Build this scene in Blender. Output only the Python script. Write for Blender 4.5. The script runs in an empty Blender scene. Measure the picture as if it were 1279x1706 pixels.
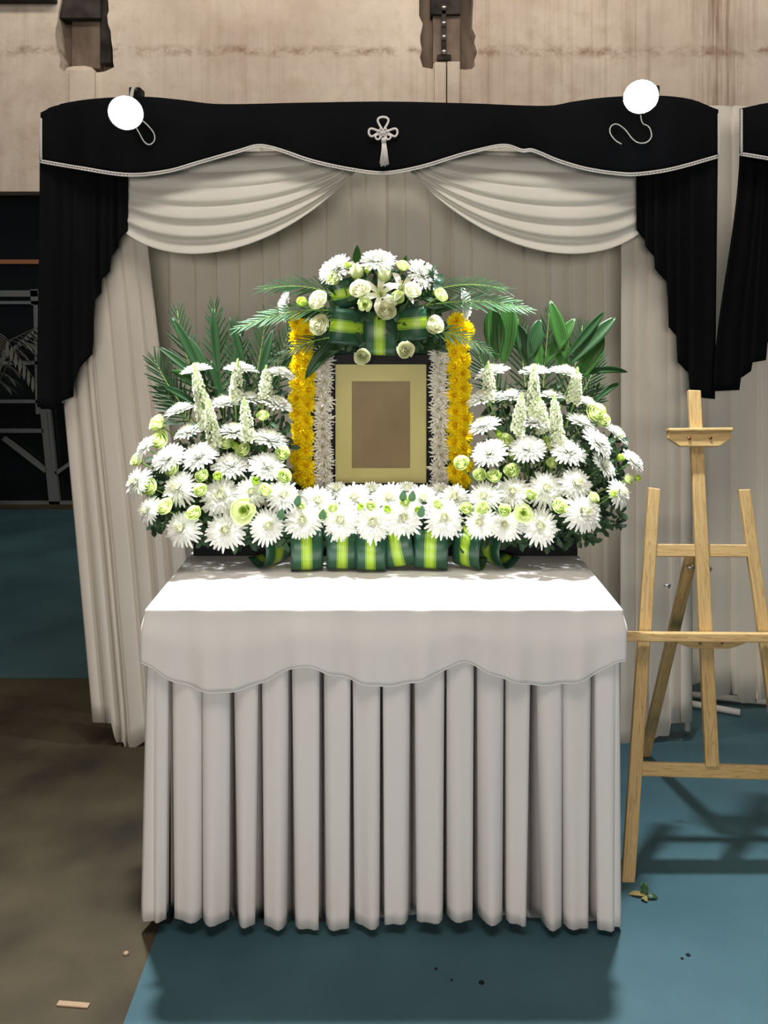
import bpy, math, random
from mathutils import Vector, Matrix, Quaternion, geometry
R = random.Random(7)
SC = bpy.context.scene
COL = SC.collection
PI = math.pi
V = Vector
# ---------------------------------------------------------------- camera
F = 1450.0; HZ = 530.0; CX = 639.5; CH = 1.515       # focal length in px of a 1279x1706 frame, horizon row, eye height
cam_d = bpy.data.cameras.new('camera'); cam = bpy.data.objects.new('camera', cam_d); COL.objects.link(cam)
cam.location = (0, 0, CH); cam.rotation_euler = (PI/2, 0, 0)
cam_d.sensor_fit = 'VERTICAL'; cam_d.sensor_height = 24.0; cam_d.lens = 24.0*F/1706.0
cam_d.shift_y = -(853.0-HZ)/1706.0; cam_d.clip_start = 0.05
SC.camera = cam
# ---------------------------------------------------------------- world, light, exposure
SC.view_settings.view_transform = 'Standard'; SC.view_settings.look = 'None'
SC.view_settings.gamma = 1.0; SC.view_settings.use_curve_mapping = False
SC.view_settings.exposure = 0.0
w = bpy.data.worlds.new('world'); SC.world = w; w.use_nodes = True
w.node_tree.nodes['Background'].inputs[0].default_value = (0.75, 0.82, 0.9, 1)
w.node_tree.nodes['Background'].inputs[1].default_value = 0.05
def area(name, loc, target, sx, sy, power, color):
    d = bpy.data.lights.new(name, 'AREA'); d.shape = 'RECTANGLE'; d.size = sx; d.size_y = sy
    d.energy = power; d.color = color
    o = bpy.data.objects.new(name, d); COL.objects.link(o); o.location = loc
    o.rotation_euler = (V(target)-V(loc)).to_track_quat('-Z', 'Y').to_euler(); return o
area('front_fill', (-0.4, -4.2, 1.75), (0, 3.0, 1.45), 3.0, 1.1, 152, (1.0, 0.90, 0.81))  # unseen low fill added behind the camera to brighten upright fronts
area('swag_fill', (0.0, 0.6, 5.0), (0, 2.9, 1.8), 3.0, 1.2, 100, (1.0, 0.91, 0.81))  # unseen overhead fill added to lift the swags
area('wall_fill', (0.3, 5.0, 5.3), (0.3, 6.9, 4.2), 8.0, 0.4, 92, (1.0, 0.90, 0.80))  # unseen fill added to brighten the back wall, aimed away from the floor
LAMP_L = 5200.0
LAMPS = [((210, 187), 2.60, V((0.12, -0.88, -0.46))), ((1067, 160), 2.60, V((-0.16, -0.86, -0.50)))]

# ---------------------------------------------------------------- helpers
def P(px, py, Y): return V(((px-CX)*Y/F, Y, CH-(py-HZ)*Y/F))
class MB:
    def __init__(s): s.v = []; s.f = []; s.uv = []; s.mi = []
    def face(s, idx, uvs=None, m=0):
        s.f.append(tuple(idx)); s.uv.append(uvs or [(0.5, 0.5)]*len(idx)); s.mi.append(m)
    def grid(s, rows, m=0, closed=False, uvs=None):
        b = len(s.v); nr = len(rows); nc = len(rows[0])
        for r in rows: s.v.extend([tuple(p) for p in r])
        for i in range(nr-1):
            for j in range(nc if closed else nc-1):
                k = (j+1) % nc
                if uvs: q = [uvs[i][j], uvs[i][k], uvs[i+1][k], uvs[i+1][j]]
                else:
                    u0, u1 = j/max(1, nc-1), (j+1)/max(1, nc-1); v0, v1 = i/(nr-1), (i+1)/(nr-1)
                    q = [(u0, v0), (u1, v0), (u1, v1), (u0, v1)]
                s.face((b+i*nc+j, b+i*nc+k, b+(i+1)*nc+k, b+(i+1)*nc+j), q, m)
        return b
    def box(s, lo, hi, m=0, mat=None):
        x0, y0, z0 = lo; x1, y1, z1 = hi
        c = [V(p) for p in ((x0,y0,z0),(x1,y0,z0),(x1,y1,z0),(x0,y1,z0),(x0,y0,z1),(x1,y0,z1),(x1,y1,z1),(x0,y1,z1))]
        if mat: c = [mat @ p for p in c]
        b = len(s.v); s.v.extend([tuple(p) for p in c])
        for q in ((0,3,2,1),(4,5,6,7),(0,1,5,4),(1,2,6,5),(2,3,7,6),(3,0,4,7)):
            s.face([b+i for i in q], [(0,0),(1,0),(1,1),(0,1)], m)
    def tube(s, pts, rad, n=6, m=0, caps=True):
        pts = [V(p) for p in pts]; rows = []
        prev = None
        for i, p in enumerate(pts):
            t = (pts[min(i+1, len(pts)-1)]-pts[max(i-1, 0)]).normalized()
            a = prev if prev else (V((0,0,1)) if abs(t.z) < 0.9 else V((1,0,0)))
            x = (a - t*a.dot(t)).normalized(); prev = x; y = t.cross(x)
            r = rad[i] if isinstance(rad, (list, tuple)) else rad
            rows.append([p + (x*math.cos(2*PI*k/n)+y*math.sin(2*PI*k/n))*r for k in range(n)])
        b = s.grid(rows, m, closed=True)
        if caps:
            s.face([b+k for k in reversed(range(n))], None, m); e = b+(len(rows)-1)*n; s.face([e+k for k in range(n)], None, m)
    def lathe(s, prof, n=20, m=0, mat=None):
        rows = []
        for r, z in prof:
            row = [V((r*math.cos(2*PI*k/n), r*math.sin(2*PI*k/n), z)) for k in range(n)]
            if mat: row = [mat @ p for p in row]
            rows.append(row)
        s.grid(rows, m, closed=True)
    def prism(s, poly, n, depth, m=0):
        """polygon (list of Vector) extruded along n by depth"""
        b = len(s.v); k = len(poly); s.v.extend([tuple(p) for p in poly]); s.v.extend([tuple(p+n*depth) for p in poly])
        s.face(list(range(b, b+k)), None, m); s.face(list(reversed(range(b+k, b+2*k))), None, m)
        for i in range(k):
            j = (i+1) % k; s.face((b+j, b+i, b+k+i, b+k+j), [(0,0),(1,0),(1,1),(0,1)], m)
    def mesh(s, name, mats, smooth=True):
        me = bpy.data.meshes.new(name); me.from_pydata(s.v, [], s.f); 
        uvl = me.uv_layers.new(name='UVMap'); flat = [c for q in s.uv for p in q for c in p]
        uvl.data.foreach_set('uv', flat)
        for mt in (mats if isinstance(mats, (list, tuple)) else [mats]): me.materials.append(mt)
        me.polygons.foreach_set('material_index', s.mi)
        if smooth: me.polygons.foreach_set('use_smooth', [True]*len(me.polygons))
        me.update(); return me
def obj(name, mb, mats=None, parent=None, smooth=True, loc=None):
    me = mb if isinstance(mb, bpy.types.Mesh) else mb.mesh(name, mats, smooth)
    o = bpy.data.objects.new(name, me); COL.objects.link(o)
    if loc is not None: o.location = loc
    if parent: o.parent = parent
    return o
def tag(o, label=None, cat=None, group=None, kind=None):
    if label: o['label'] = label
    if cat: o['category'] = cat
    if group: o['group'] = group
    if kind: o['kind'] = kind
    return o
def empty(name, loc, label, cat, group=None):
    o = bpy.data.objects.new(name, None); COL.objects.link(o); o.location = loc; o.empty_display_size = 0.02
    return tag(o, label, cat, group)
def solid(o, t=0.002, off=0.0):
    m = o.modifiers.new('thickness', 'SOLIDIFY'); m.thickness = t; m.offset = off; return o
def bevel(o, wd=0.002, seg=2):
    m = o.modifiers.new('bevel', 'BEVEL'); m.width = wd; m.segments = seg; m.limit_method = 'ANGLE'; return o
def lerp(a, b, t): return a+(b-a)*t
def pl(pts, x):
    """piecewise linear"""
    if x <= pts[0][0]: return pts[0][1]
    for (x0, y0), (x1, y1) in zip(pts, pts[1:]):
        if x <= x1: return lerp(y0, y1, (x-x0)/max(1e-9, x1-x0))
    return pts[-1][1]
def sm(pts, x):
    """piecewise smooth (Catmull-Rom)"""
    n = len(pts)
    if x <= pts[0][0]: return pts[0][1]
    if x >= pts[-1][0]: return pts[-1][1]
    for i in range(n-1):
        if x <= pts[i+1][0]:
            x0, y0 = pts[i]; x1, y1 = pts[i+1]; t = (x-x0)/(x1-x0); h = x1-x0
            m0 = (pts[i+1][1]-pts[i-1][1])/(pts[i+1][0]-pts[i-1][0]) if i > 0 else (y1-y0)/h
            m1 = (pts[i+2][1]-y0)/(pts[i+2][0]-x0) if i+2 < n else (y1-y0)/h
            return (2*t**3-3*t*t+1)*y0+(t**3-2*t*t+t)*h*m0+(-2*t**3+3*t*t)*y1+(t**3-t*t)*h*m1
def sps(t): t = max(0, min(1, t)); return t*t*(3-2*t)
def bez(p0, p1, p2, p3, t): return p0*(1-t)**3+p1*3*t*(1-t)**2+p2*3*t*t*(1-t)+p3*t**3
ORD = ['first', 'second', 'third', 'fourth', 'fifth', 'sixth', 'seventh', 'eighth', 'ninth', 'tenth', 'eleventh', 'twelfth', 'thirteenth', 'fourteenth', 'fifteenth', 'sixteenth', 'seventeenth', 'eighteenth', 'nineteenth', 'twentieth', 'twenty-first', 'twenty-second']
def ordl(i, n, a='left'):
    return {0: 'leftmost', n-1: 'rightmost'}.get(i, ORD[i]+' from the left')

# ---------------------------------------------------------------- materials
def mat(name, col, rough=0.6, **k):
    m = bpy.data.materials.new(name); m.use_nodes = True; b = m.node_tree.nodes['Principled BSDF']
    b.inputs['Base Color'].default_value = (*col, 1); b.inputs['Roughness'].default_value = rough
    b.inputs['Specular IOR Level'].default_value = k.get('spec', 0.3)
    if 'metal' in k: b.inputs['Metallic'].default_value = k['metal']
    return m
def nd(m, t, **kw):
    n = m.node_tree.nodes.new(t)
    for a, v in kw.items(): setattr(n, a, v)
    return n
def noise_col(m, c1, c2, scale=5, stretch=(1, 1, 1), lo=0.35, hi=0.65, detail=4, coord='Object', bump=0.0, bscale=None, bdist=0.002):
    T = m.node_tree; b = T.nodes['Principled BSDF']
    tc = nd(m, 'ShaderNodeTexCoord'); mp = nd(m, 'ShaderNodeMapping'); mp.inputs['Scale'].default_value = stretch
    T.links.new(tc.outputs[coord], mp.inputs[0])
    n = nd(m, 'ShaderNodeTexNoise'); n.inputs['Scale'].default_value = scale; n.inputs['Detail'].default_value = detail
    T.links.new(mp.outputs[0], n.inputs[0])
    r = nd(m, 'ShaderNodeValToRGB'); r.color_ramp.elements[0].position = lo; r.color_ramp.elements[1].position = hi
    r.color_ramp.elements[0].color = (*c1, 1); r.color_ramp.elements[1].color = (*c2, 1)
    T.links.new(n.outputs[0], r.inputs[0]); T.links.new(r.outputs[0], b.inputs['Base Color'])
    if bump:
        n2 = nd(m, 'ShaderNodeTexNoise'); n2.inputs['Scale'].default_value = bscale or scale*8; n2.inputs['Detail'].default_value = 3
        T.links.new(mp.outputs[0], n2.inputs[0]); bp = nd(m, 'ShaderNodeBump'); bp.inputs['Strength'].default_value = bump; bp.inputs['Distance'].default_value = bdist
        T.links.new(n2.outputs[0], bp.inputs['Height']); T.links.new(bp.outputs[0], b.inputs['Normal'])
    return r
def translucent(m, amount, col):
    T = m.node_tree; b = T.nodes['Principled BSDF']; out = T.nodes['Material Output']
    tr = nd(m, 'ShaderNodeBsdfTranslucent'); tr.inputs[0].default_value = (*col, 1); mx = nd(m, 'ShaderNodeMixShader'); mx.inputs[0].default_value = amount
    src = b.inputs['Base Color']
    if src.links: T.links.new(src.links[0].from_socket, tr.inputs[0])
    T.links.new(b.outputs[0], mx.inputs[1]); T.links.new(tr.outputs[0], mx.inputs[2]); T.links.new(mx.outputs[0], out.inputs[0])
def petal_mat(name, base, tip, p0=0.0, p1=0.6, trans=0.3, rough=0.6, axis=1):
    m = mat(name, tip, rough, spec=0.15); T = m.node_tree; b = T.nodes['Principled BSDF']
    uv = nd(m, 'ShaderNodeUVMap'); sx = nd(m, 'ShaderNodeSeparateXYZ'); T.links.new(uv.outputs[0], sx.inputs[0])
    r = nd(m, 'ShaderNodeValToRGB'); r.color_ramp.elements[0].position = p0; r.color_ramp.elements[1].position = p1
    r.color_ramp.elements[0].color = (*base, 1); r.color_ramp.elements[1].color = (*tip, 1)
    T.links.new(sx.outputs[axis], r.inputs[0]); T.links.new(r.outputs[0], b.inputs['Base Color'])
    translucent(m, trans, tip); return m
def cloth_mat(name, c1, c2, trans=0.0, rough=0.85, weave=900, spec=0.15):
    m = mat(name, c2, rough, spec=spec); noise_col(m, c1, c2, 3, (1, 1, 0.35), 0.3, 0.7, 4, bump=0.25, bscale=weave/10, bdist=0.0006)
    if trans: translucent(m, trans, c2)
    return m
M = {}
M['white_cloth'] = cloth_mat('white_cloth', (0.57, 0.53, 0.465), (0.66, 0.615, 0.55))
M['backdrop'] = cloth_mat('backdrop_cloth', (0.66, 0.62, 0.545), (0.74, 0.70, 0.62))
M['swag'] = cloth_mat('swag_chiffon', (0.82, 0.80, 0.73), (0.90, 0.88, 0.82), 0.2)
M['table_cloth'] = cloth_mat('table_cloth', (0.76, 0.72, 0.70), (0.83, 0.80, 0.78))
M['black_cloth'] = cloth_mat('black_velvet', (0.0025, 0.003, 0.0038), (0.006, 0.007, 0.009), 0, 0.9, spec=0.1)
M['lace'] = mat('lace', (0.72, 0.70, 0.68), 0.8)
M['mum'] = petal_mat('white_petal', (0.78, 0.80, 0.42), (0.93, 0.94, 0.90), 0.0, 0.45, 0.3)
M['mum_heart'] = petal_mat('pale_yellow_heart', (0.82, 0.84, 0.45), (0.92, 0.92, 0.74), 0.0, 0.9, 0.25)
M['floret'] = petal_mat('stock_floret', (0.62, 0.70, 0.36), (0.86, 0.89, 0.72), 0.0, 0.7, 0.2)
M['spray'] = petal_mat('small_white_petal', (0.70, 0.66, 0.45), (0.86, 0.83, 0.76), 0.0, 0.5, 0.25)
M['yellow'] = petal_mat('yellow_petal', (0.95, 0.62, 0.0), (1.0, 0.82, 0.015), 0.0, 0.8, 0.25)
M['yellow_heart'] = petal_mat('orange_heart', (0.92, 0.56, 0.0), (1.0, 0.74, 0.004), 0.0, 0.8, 0.2)
M['green_heart'] = petal_mat('green_heart', (0.30, 0.38, 0.06), (0.62, 0.62, 0.15), 0, 1, 0.1)
M['rose'] = petal_mat('cream_rose_petal', (0.72, 0.78, 0.40), (0.92, 0.92, 0.72), 0.1, 0.7, 0.3, 0.5)
M['green_rose'] = petal_mat('pale_green_rose_petal', (0.50, 0.60, 0.18), (0.80, 0.83, 0.52), 0.1, 0.9, 0.3, 0.5)
M['lime'] = petal_mat('lime_petal', (0.52, 0.70, 0.12), (0.86, 0.93, 0.52), 0.1, 0.95, 0.35, 0.5)
M['budgreen'] = petal_mat('bud_green', (0.22, 0.42, 0.03), (0.60, 0.78, 0.14), 0.0, 0.9, 0.3, 0.5)
M['lily'] = petal_mat('lily_petal', (0.72, 0.80, 0.42), (0.90, 0.90, 0.78), 0.0, 0.5, 0.3, 0.45)
M['pollen'] = mat('pollen', (0.42, 0.20, 0.03), 0.8)
M['stem'] = mat('stem_green', (0.09, 0.20, 0.035), 0.5)
M['pale_stem'] = mat('pale_stem_green', (0.22, 0.36, 0.08), 0.5)
def leaf_mat(name, dark, light, trans=0.15, rough=0.45):
    m = mat(name, dark, rough, spec=0.28); T = m.node_tree; b = T.nodes['Principled BSDF']
    uv = nd(m, 'ShaderNodeUVMap'); wv = nd(m, 'ShaderNodeTexWave'); wv.bands_direction = 'X'
    wv.inputs['Scale'].default_value = 2.2; wv.inputs['Distortion'].default_value = 0.6; wv.inputs['Detail'].default_value = 2
    T.links.new(uv.outputs[0], wv.inputs[0]); r = nd(m, 'ShaderNodeValToRGB')
    r.color_ramp.elements[0].color = (*dark, 1); r.color_ramp.elements[1].color = (*light, 1)
    T.links.new(wv.outputs[0], r.inputs[0]); T.links.new(r.outputs[0], b.inputs['Base Color']); translucent(m, trans, light); return m
M['palm'] = leaf_mat('palm_leaf', (0.016, 0.050, 0.016), (0.034, 0.092, 0.030), 0.15)
M['palm_light'] = leaf_mat('pale_palm_leaf', (0.06, 0.16, 0.07), (0.12, 0.26, 0.12), 0.25)
M['grey_leaf'] = mat('grey_leaf', (0.09, 0.10, 0.09), 0.6)
M['leaf'] = leaf_mat('broad_leaf', (0.022, 0.080, 0.014), (0.045, 0.14, 0.024), 0.25, 0.35)
M['leaf_dark'] = leaf_mat('dark_leaf', (0.012, 0.040, 0.014), (0.028, 0.080, 0.024), 0.12, 0.35)
M['filler'] = mat('filler_leaf', (0.022, 0.055, 0.026), 0.6); noise_col(M['filler'], (0.010, 0.028, 0.014), (0.05, 0.11, 0.045), 14)
def striped():
    m = mat('striped_leaf', (0.02, 0.1, 0.04), 0.33, spec=0.5); T = m.node_tree; b = T.nodes['Principled BSDF']
    uv = nd(m, 'ShaderNodeUVMap'); sx = nd(m, 'ShaderNodeSeparateXYZ'); T.links.new(uv.outputs[0], sx.inputs[0])
    r = nd(m, 'ShaderNodeValToRGB'); cr = r.color_ramp
    stops = [(0, (0.018, 0.075, 0.045)), (0.27, (0.030, 0.115, 0.055)), (0.305, (0.018, 0.08, 0.03)), (0.325, (0.30, 0.50, 0.04)), (0.35, (0.07, 0.22, 0.03)), (0.37, (0.33, 0.55, 0.03)),
             (0.50, (0.45, 0.64, 0.05)), (0.60, (0.30, 0.52, 0.03)), (0.62, (0.08, 0.24, 0.03)), (0.64, (0.32, 0.5, 0.05)), (0.67, (0.018, 0.08, 0.03)), (1, (0.018, 0.075, 0.045))]
    cr.elements[0].color = (*stops[0][1], 1); cr.elements[1].color = (*stops[-1][1], 1)
    for p, c in stops[1:-1]: e = cr.elements.new(p); e.color = (*c, 1)
    T.links.new(sx.outputs[0], r.inputs[0])
    # fine ribs along the leaf
    wv = nd(m, 'ShaderNodeTexNoise'); mp = nd(m, 'ShaderNodeMapping'); mp.inputs['Scale'].default_value = (45, 1.2, 1); T.links.new(uv.outputs[0], mp.inputs[0]); T.links.new(mp.outputs[0], wv.inputs[0])
    wv.inputs['Scale'].default_value = 1.0; mx = nd(m, 'ShaderNodeMix'); mx.data_type = 'RGBA'; mx.blend_type = 'MULTIPLY'; mx.inputs[0].default_value = 0.7
    rr = nd(m, 'ShaderNodeValToRGB'); rr.color_ramp.elements[0].position = 0.35; rr.color_ramp.elements[0].color = (0.55, 0.55, 0.55, 1); rr.color_ramp.elements[1].position = 0.6
    T.links.new(wv.outputs[0], rr.inputs[0]); T.links.new(r.outputs[0], mx.inputs[6]); T.links.new(rr.outputs[0], mx.inputs[7]); T.links.new(mx.outputs[2], b.inputs['Base Color'])
    translucent(m, 0.12, (0.2, 0.4, 0.05)); return m
M['striped'] = striped()
def pine(name, c1, c2):
    m = mat(name, c1, 0.5, spec=0.3); T = m.node_tree; b = T.nodes['Principled BSDF']
    uv = nd(m, 'ShaderNodeUVMap'); mp = nd(m, 'ShaderNodeMapping'); mp.inputs['Scale'].default_value = (5.5, 0.9, 1); T.links.new(uv.outputs[0], mp.inputs[0])
    wv = nd(m, 'ShaderNodeTexNoise'); wv.inputs['Scale'].default_value = 1.0; wv.inputs['Detail'].default_value = 5; wv.inputs['Distortion'].default_value = 0.9
    T.links.new(mp.outputs[0], wv.inputs[0]); mt = nd(m, 'ShaderNodeMath'); mt.operation = 'MULTIPLY'; mt.inputs[1].default_value = 7.0
    T.links.new(wv.outputs[0], mt.inputs[0]); fr = nd(m, 'ShaderNodeMath'); fr.operation = 'FRACT'; T.links.new(mt.outputs[0], fr.inputs[0])
    r = nd(m, 'ShaderNodeValToRGB'); r.color_ramp.elements[0].color = (*c2, 1); r.color_ramp.elements[1].color = (*c1, 1); r.color_ramp.elements[0].position = 0.0; r.color_ramp.elements[1].position = 0.45
    T.links.new(fr.outputs[0], r.inputs[0]); T.links.new(r.outputs[0], b.inputs['Base Color']); return m
M['pine'] = pine('pine_wood', (0.50, 0.35, 0.155), (0.33, 0.20, 0.075))
M['screw'] = mat('bronze_screw', (0.30, 0.13, 0.07), 0.3, metal=1.0)
M['steel'] = mat('steel', (0.5, 0.5, 0.5), 0.35, metal=1.0)
M['black_plastic'] = mat('black_plastic', (0.006, 0.007, 0.009), 0.6, spec=0.15)
M['frame_black'] = mat('black_lacquer', (0.005, 0.005, 0.007), 0.45, spec=0.12)
M['mat_board'] = mat('cream_mat', (0.70, 0.62, 0.29), 0.45); noise_col(M['mat_board'], (0.50, 0.44, 0.165), (0.56, 0.49, 0.20), 6)
M['brown_print'] = mat('brown_print', (0.30, 0.20, 0.095), 0.4); noise_col(M['brown_print'], (0.20, 0.135, 0.062), (0.25, 0.17, 0.08), 5)
M['foam'] = mat('floral_foam', (0.012, 0.03, 0.014), 0.95)
M['wire_white'] = mat('white_cable', (0.75, 0.75, 0.75), 0.4)
M['knot'] = mat('white_cord', (0.80, 0.76, 0.74), 0.7)
M['white_metal'] = mat('white_metal', (0.6, 0.6, 0.58), 0.4)
M['grey_metal'] = mat('grey_metal', (0.30, 0.32, 0.34), 0.5)
M['wood_dark'] = mat('brown_beam', (0.28, 0.12, 0.06), 0.6)
M['table_wood'] = mat('table_wood', (0.25, 0.17, 0.1), 0.6)
em = bpy.data.materials.new('led_glow'); em.use_nodes = True; T = em.node_tree; T.nodes.remove(T.nodes['Principled BSDF'])
e_ = T.nodes.new('ShaderNodeEmission'); e_.inputs[0].default_value = (0.93, 0.97, 1.0, 1); e_.inputs[1].default_value = LAMP_L
T.links.new(e_.outputs[0], T.nodes['Material Output'].inputs[0]); M['led'] = em

# wall: cream plaster with rust streaks and a stained band
def wall_mat():
    m = mat('stained_plaster', (0.7, 0.6, 0.5), 0.9, spec=0.1); T = m.node_tree; b = T.nodes['Principled BSDF']
    tc = nd(m, 'ShaderNodeTexCoord')
    def noise(scale, st, detail=5, rough=0.6):
        mp = nd(m, 'ShaderNodeMapping'); mp.inputs['Scale'].default_value = st; T.links.new(tc.outputs['Object'], mp.inputs[0])
        n = nd(m, 'ShaderNodeTexNoise'); n.inputs['Scale'].default_value = scale; n.inputs['Detail'].default_value = detail; n.inputs['Roughness'].default_value = rough
        T.links.new(mp.outputs[0], n.inputs[0]); return n.outputs[0]
    def ramp(src, p0, p1, c0=(0, 0, 0), c1=(1, 1, 1)):
        r = nd(m, 'ShaderNodeValToRGB'); r.color_ramp.elements[0].position = p0; r.color_ramp.elements[1].position = p1
        r.color_ramp.elements[0].color = (*c0, 1); r.color_ramp.elements[1].color = (*c1, 1); T.links.new(src, r.inputs[0]); return r.outputs[0]
    def mul(a, b_):
        x = nd(m, 'ShaderNodeMath'); x.operation = 'MULTIPLY'; T.links.new(a, x.inputs[0])
        if isinstance(b_, float): x.inputs[1].default_value = b_
        else: T.links.new(b_, x.inputs[1])
        return x.outputs[0]
    def mix(f, a, col):
        x = nd(m, 'ShaderNodeMix'); x.data_type = 'RGBA'; T.links.new(f, x.inputs[0]); T.links.new(a, x.inputs[6])
        x.inputs[7].default_value = (*col, 1); return x.outputs[2]
    base = ramp(noise(0.9, (1, 1, 1), 6), 0.32, 0.68, (0.50, 0.41, 0.34), (0.80, 0.71, 0.60))
    sep = nd(m, 'ShaderNodeSeparateXYZ'); T.links.new(tc.outputs['Object'], sep.inputs[0])
    mottl = ramp(noise(7, (1, 1, 1), 6, 0.7), 0.50, 0.80)
    c = mix(mul(mottl, 0.6), base, (0.50, 0.36, 0.25))
    streak = ramp(noise(2.6, (4.5, 1, 0.10), 8, 0.7), 0.48, 0.66)
    xr = nd(m, 'ShaderNodeMapRange'); xr.inputs[1].default_value = -0.5; xr.inputs[2].default_value = 2.6; xr.inputs[3].default_value = 0.35; xr.inputs[4].default_value = 1.0
    T.links.new(sep.outputs[0], xr.inputs[0]); streak = mul(streak, xr.outputs[0])
    sm_ = ramp(noise(1.1, (1, 1, 0.8), 4), 0.42, 0.62); c = mix(mul(mul(streak, 0.8), sm_), c, (0.27, 0.17, 0.11))
    # horizontal stained joint
    ma = nd(m, 'ShaderNodeMath'); ma.operation = 'SUBTRACT'; T.links.new(sep.outputs[2], ma.inputs[0]); ma.inputs[1].default_value = 3.68
    wob = nd(m, 'ShaderNodeMath'); wob.operation = 'MULTIPLY_ADD'; T.links.new(noise(3, (1, 1, 1), 5), wob.inputs[0]); wob.inputs[1].default_value = 0.10; T.links.new(ma.outputs[0], wob.inputs[2])
    ab = nd(m, 'ShaderNodeMath'); ab.operation = 'ABSOLUTE'; T.links.new(wob.outputs[0], ab.inputs[0])
    sb = nd(m, 'ShaderNodeMath'); sb.operation = 'SUBTRACT'; T.links.new(ab.outputs[0], sb.inputs[0]); sb.inputs[1].default_value = 0.0
    band = ramp(sb.outputs[0], 0.07, 0.0) if False else ramp(sb.outputs[0], 0.01, 0.06, (1, 1, 1), (0, 0, 0))
    patch = ramp(noise(6, (1, 1, 1.5), 7, 0.75), 0.44, 0.62); band = mul(band, patch)
    c = mix(mul(band, 0.85), c, (0.27, 0.17, 0.11))
    # big vertical rust run at the right
    sx = nd(m, 'ShaderNodeMath'); sx.operation = 'SUBTRACT'; T.links.new(sep.outputs[0], sx.inputs[0]); sx.inputs[1].default_value = 2.66
    a2 = nd(m, 'ShaderNodeMath'); a2.operation = 'ABSOLUTE'; T.links.new(sx.outputs[0], a2.inputs[0])
    run = mul(ramp(a2.outputs[0], 0.02, 0.26, (1, 1, 1), (0, 0, 0)), ramp(noise(9, (3, 1, 0.12), 6), 0.40, 0.62))
    c = mix(mul(run, 0.75), c, (0.20, 0.12, 0.07))
    T.links.new(c, b.inputs['Base Color'])
    bp = nd(m, 'ShaderNodeBump'); bp.inputs['Strength'].default_value = 0.3; bp.inputs['Distance'].default_value = 0.01
    T.links.new(noise(12, (1, 1, 1), 6), bp.inputs['Height']); T.links.new(bp.outputs[0], b.inputs['Normal']); return m
M['wall'] = wall_mat()
M['raw'] = mat('raw_concrete', (0.2, 0.15, 0.11), 0.95); noise_col(M['raw'], (0.12, 0.09, 0.07), (0.27, 0.21, 0.16), 5, (1, 1, 0.4), bump=0.5, bdist=0.01)
M['raw_dark'] = mat('dark_concrete', (0.05, 0.04, 0.03), 0.95); noise_col(M['raw_dark'], (0.015, 0.013, 0.012), (0.06, 0.05, 0.045), 6)
M['floor'] = mat('dirty_concrete', (0.1, 0.08, 0.05), 0.8)
noise_col(M['floor'], (0.022, 0.017, 0.010), (0.082, 0.064, 0.034), 3.2, (1, 1, 1), 0.30, 0.72, 9, bump=0.5, bscale=60, bdist=0.003)
M['blue'] = mat('blue_floor', (0.1, 0.2, 0.25), 0.55, spec=0.25)
noise_col(M['blue'], (0.030, 0.076, 0.096), (0.054, 0.122, 0.145), 2.2, (1, 1, 1), 0.3, 0.7, 8, bump=0.35, bscale=220, bdist=0.0012)
M['glass_dark'] = mat('dark_glass', (0.006, 0.008, 0.009), 0.12, spec=0.5)
M['ceiling'] = mat('ceiling_grey', (0.3, 0.28, 0.25), 0.9)

# ================================================================ SETTING
WY = 6.9
mb = MB(); mb.box((-7, -4, -0.12), (7, WY+0.3, 0.0)); tag(obj('floor', mb, M['floor'], smooth=False), 'dirty brown concrete floor', kind='structure')
# blue floor covering: an L shape leaving the brown concrete strip bare
mb = MB(); X0 = -0.558; poly = [V(p) for p in ((X0, -3.9, 0.0005), (6.9, -3.9, 0.0005), (6.9, WY-0.02, 0.0005), (-6.9, WY-0.02, 0.0005), (-6.9, 3.66, 0.0005), (X0, 3.66, 0.0005))]
tris = [(0, 1, 2), (0, 2, 5), (5, 2, 3), (5, 3, 4)]
top = [p+V((0, 0, 0.0035)) for p in poly]; mb.v = [tuple(p) for p in poly+top]
for t in tris: mb.face([i+6 for i in t]); mb.face(list(reversed(t)))
for i in range(6): j = (i+1) % 6; mb.face((i, j, j+6, i+6))
tag(obj('floor_sheet', mb, M['blue'], smooth=False), 'blue floor sheet ending in a straight edge against the brown concrete', 'floor covering')

# wall with the opening at lower left and two broken pockets round the column heads
def wz(py): return CH-(py-HZ)*WY/F
def wx(px): return (px-CX)*WY/F
zo = wz(319)
outer = [(-7, zo), (-1.6, zo), (-1.6, 0), (7, 0), (7, 5.6), (-7, 5.6)]
def jag(pts, seed):
    r = random.Random(seed); out = []
    for (a, b), (c, d) in zip(pts, pts[1:]+pts[:1]):
        out.append((a, b)); n = max(1, int(math.hypot(c-a, d-b)/11))
        for k in range(1, n):
            t = k/n; out.append((lerp(a, c, t)+r.uniform(-3.2, 3.2), lerp(b, d, t)+r.uniform(-3, 3)))
    return out
hole1 = jag([(104, -60), (178, -60), (180, 40), (188, 90), (190, 112), (160, 121), (152, 112), (112, 112), (106, 121), (99, 112), (92, 60), (97, 20)], 3)
hole2 = jag([(703, -60), (785, -60), (787, 30), (792, 60), (791, 110), (786, 115), (764, 115), (764, 106), (722, 106), (721, 115), (704, 112), (699, 95), (704, 40), (698, 10)], 5)
holes = [[(wx(a), wz(b)) for a, b in h] for h in (hole1, hole2)]
loops = [outer]+holes
tri = geometry.tessellate_polygon([[V((a, b, 0)) for a, b in lp] for lp in loops])
mb = MB(); flatp = [p for lp in loops for p in lp]
mb.v = [(a, WY, b) for a, b in flatp]+[(a, WY+0.22, b) for a, b in flatp]; N = len(flatp)
for t in tri: mb.face(t); mb.face([i+N for i in reversed(t)])
o = 0
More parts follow.
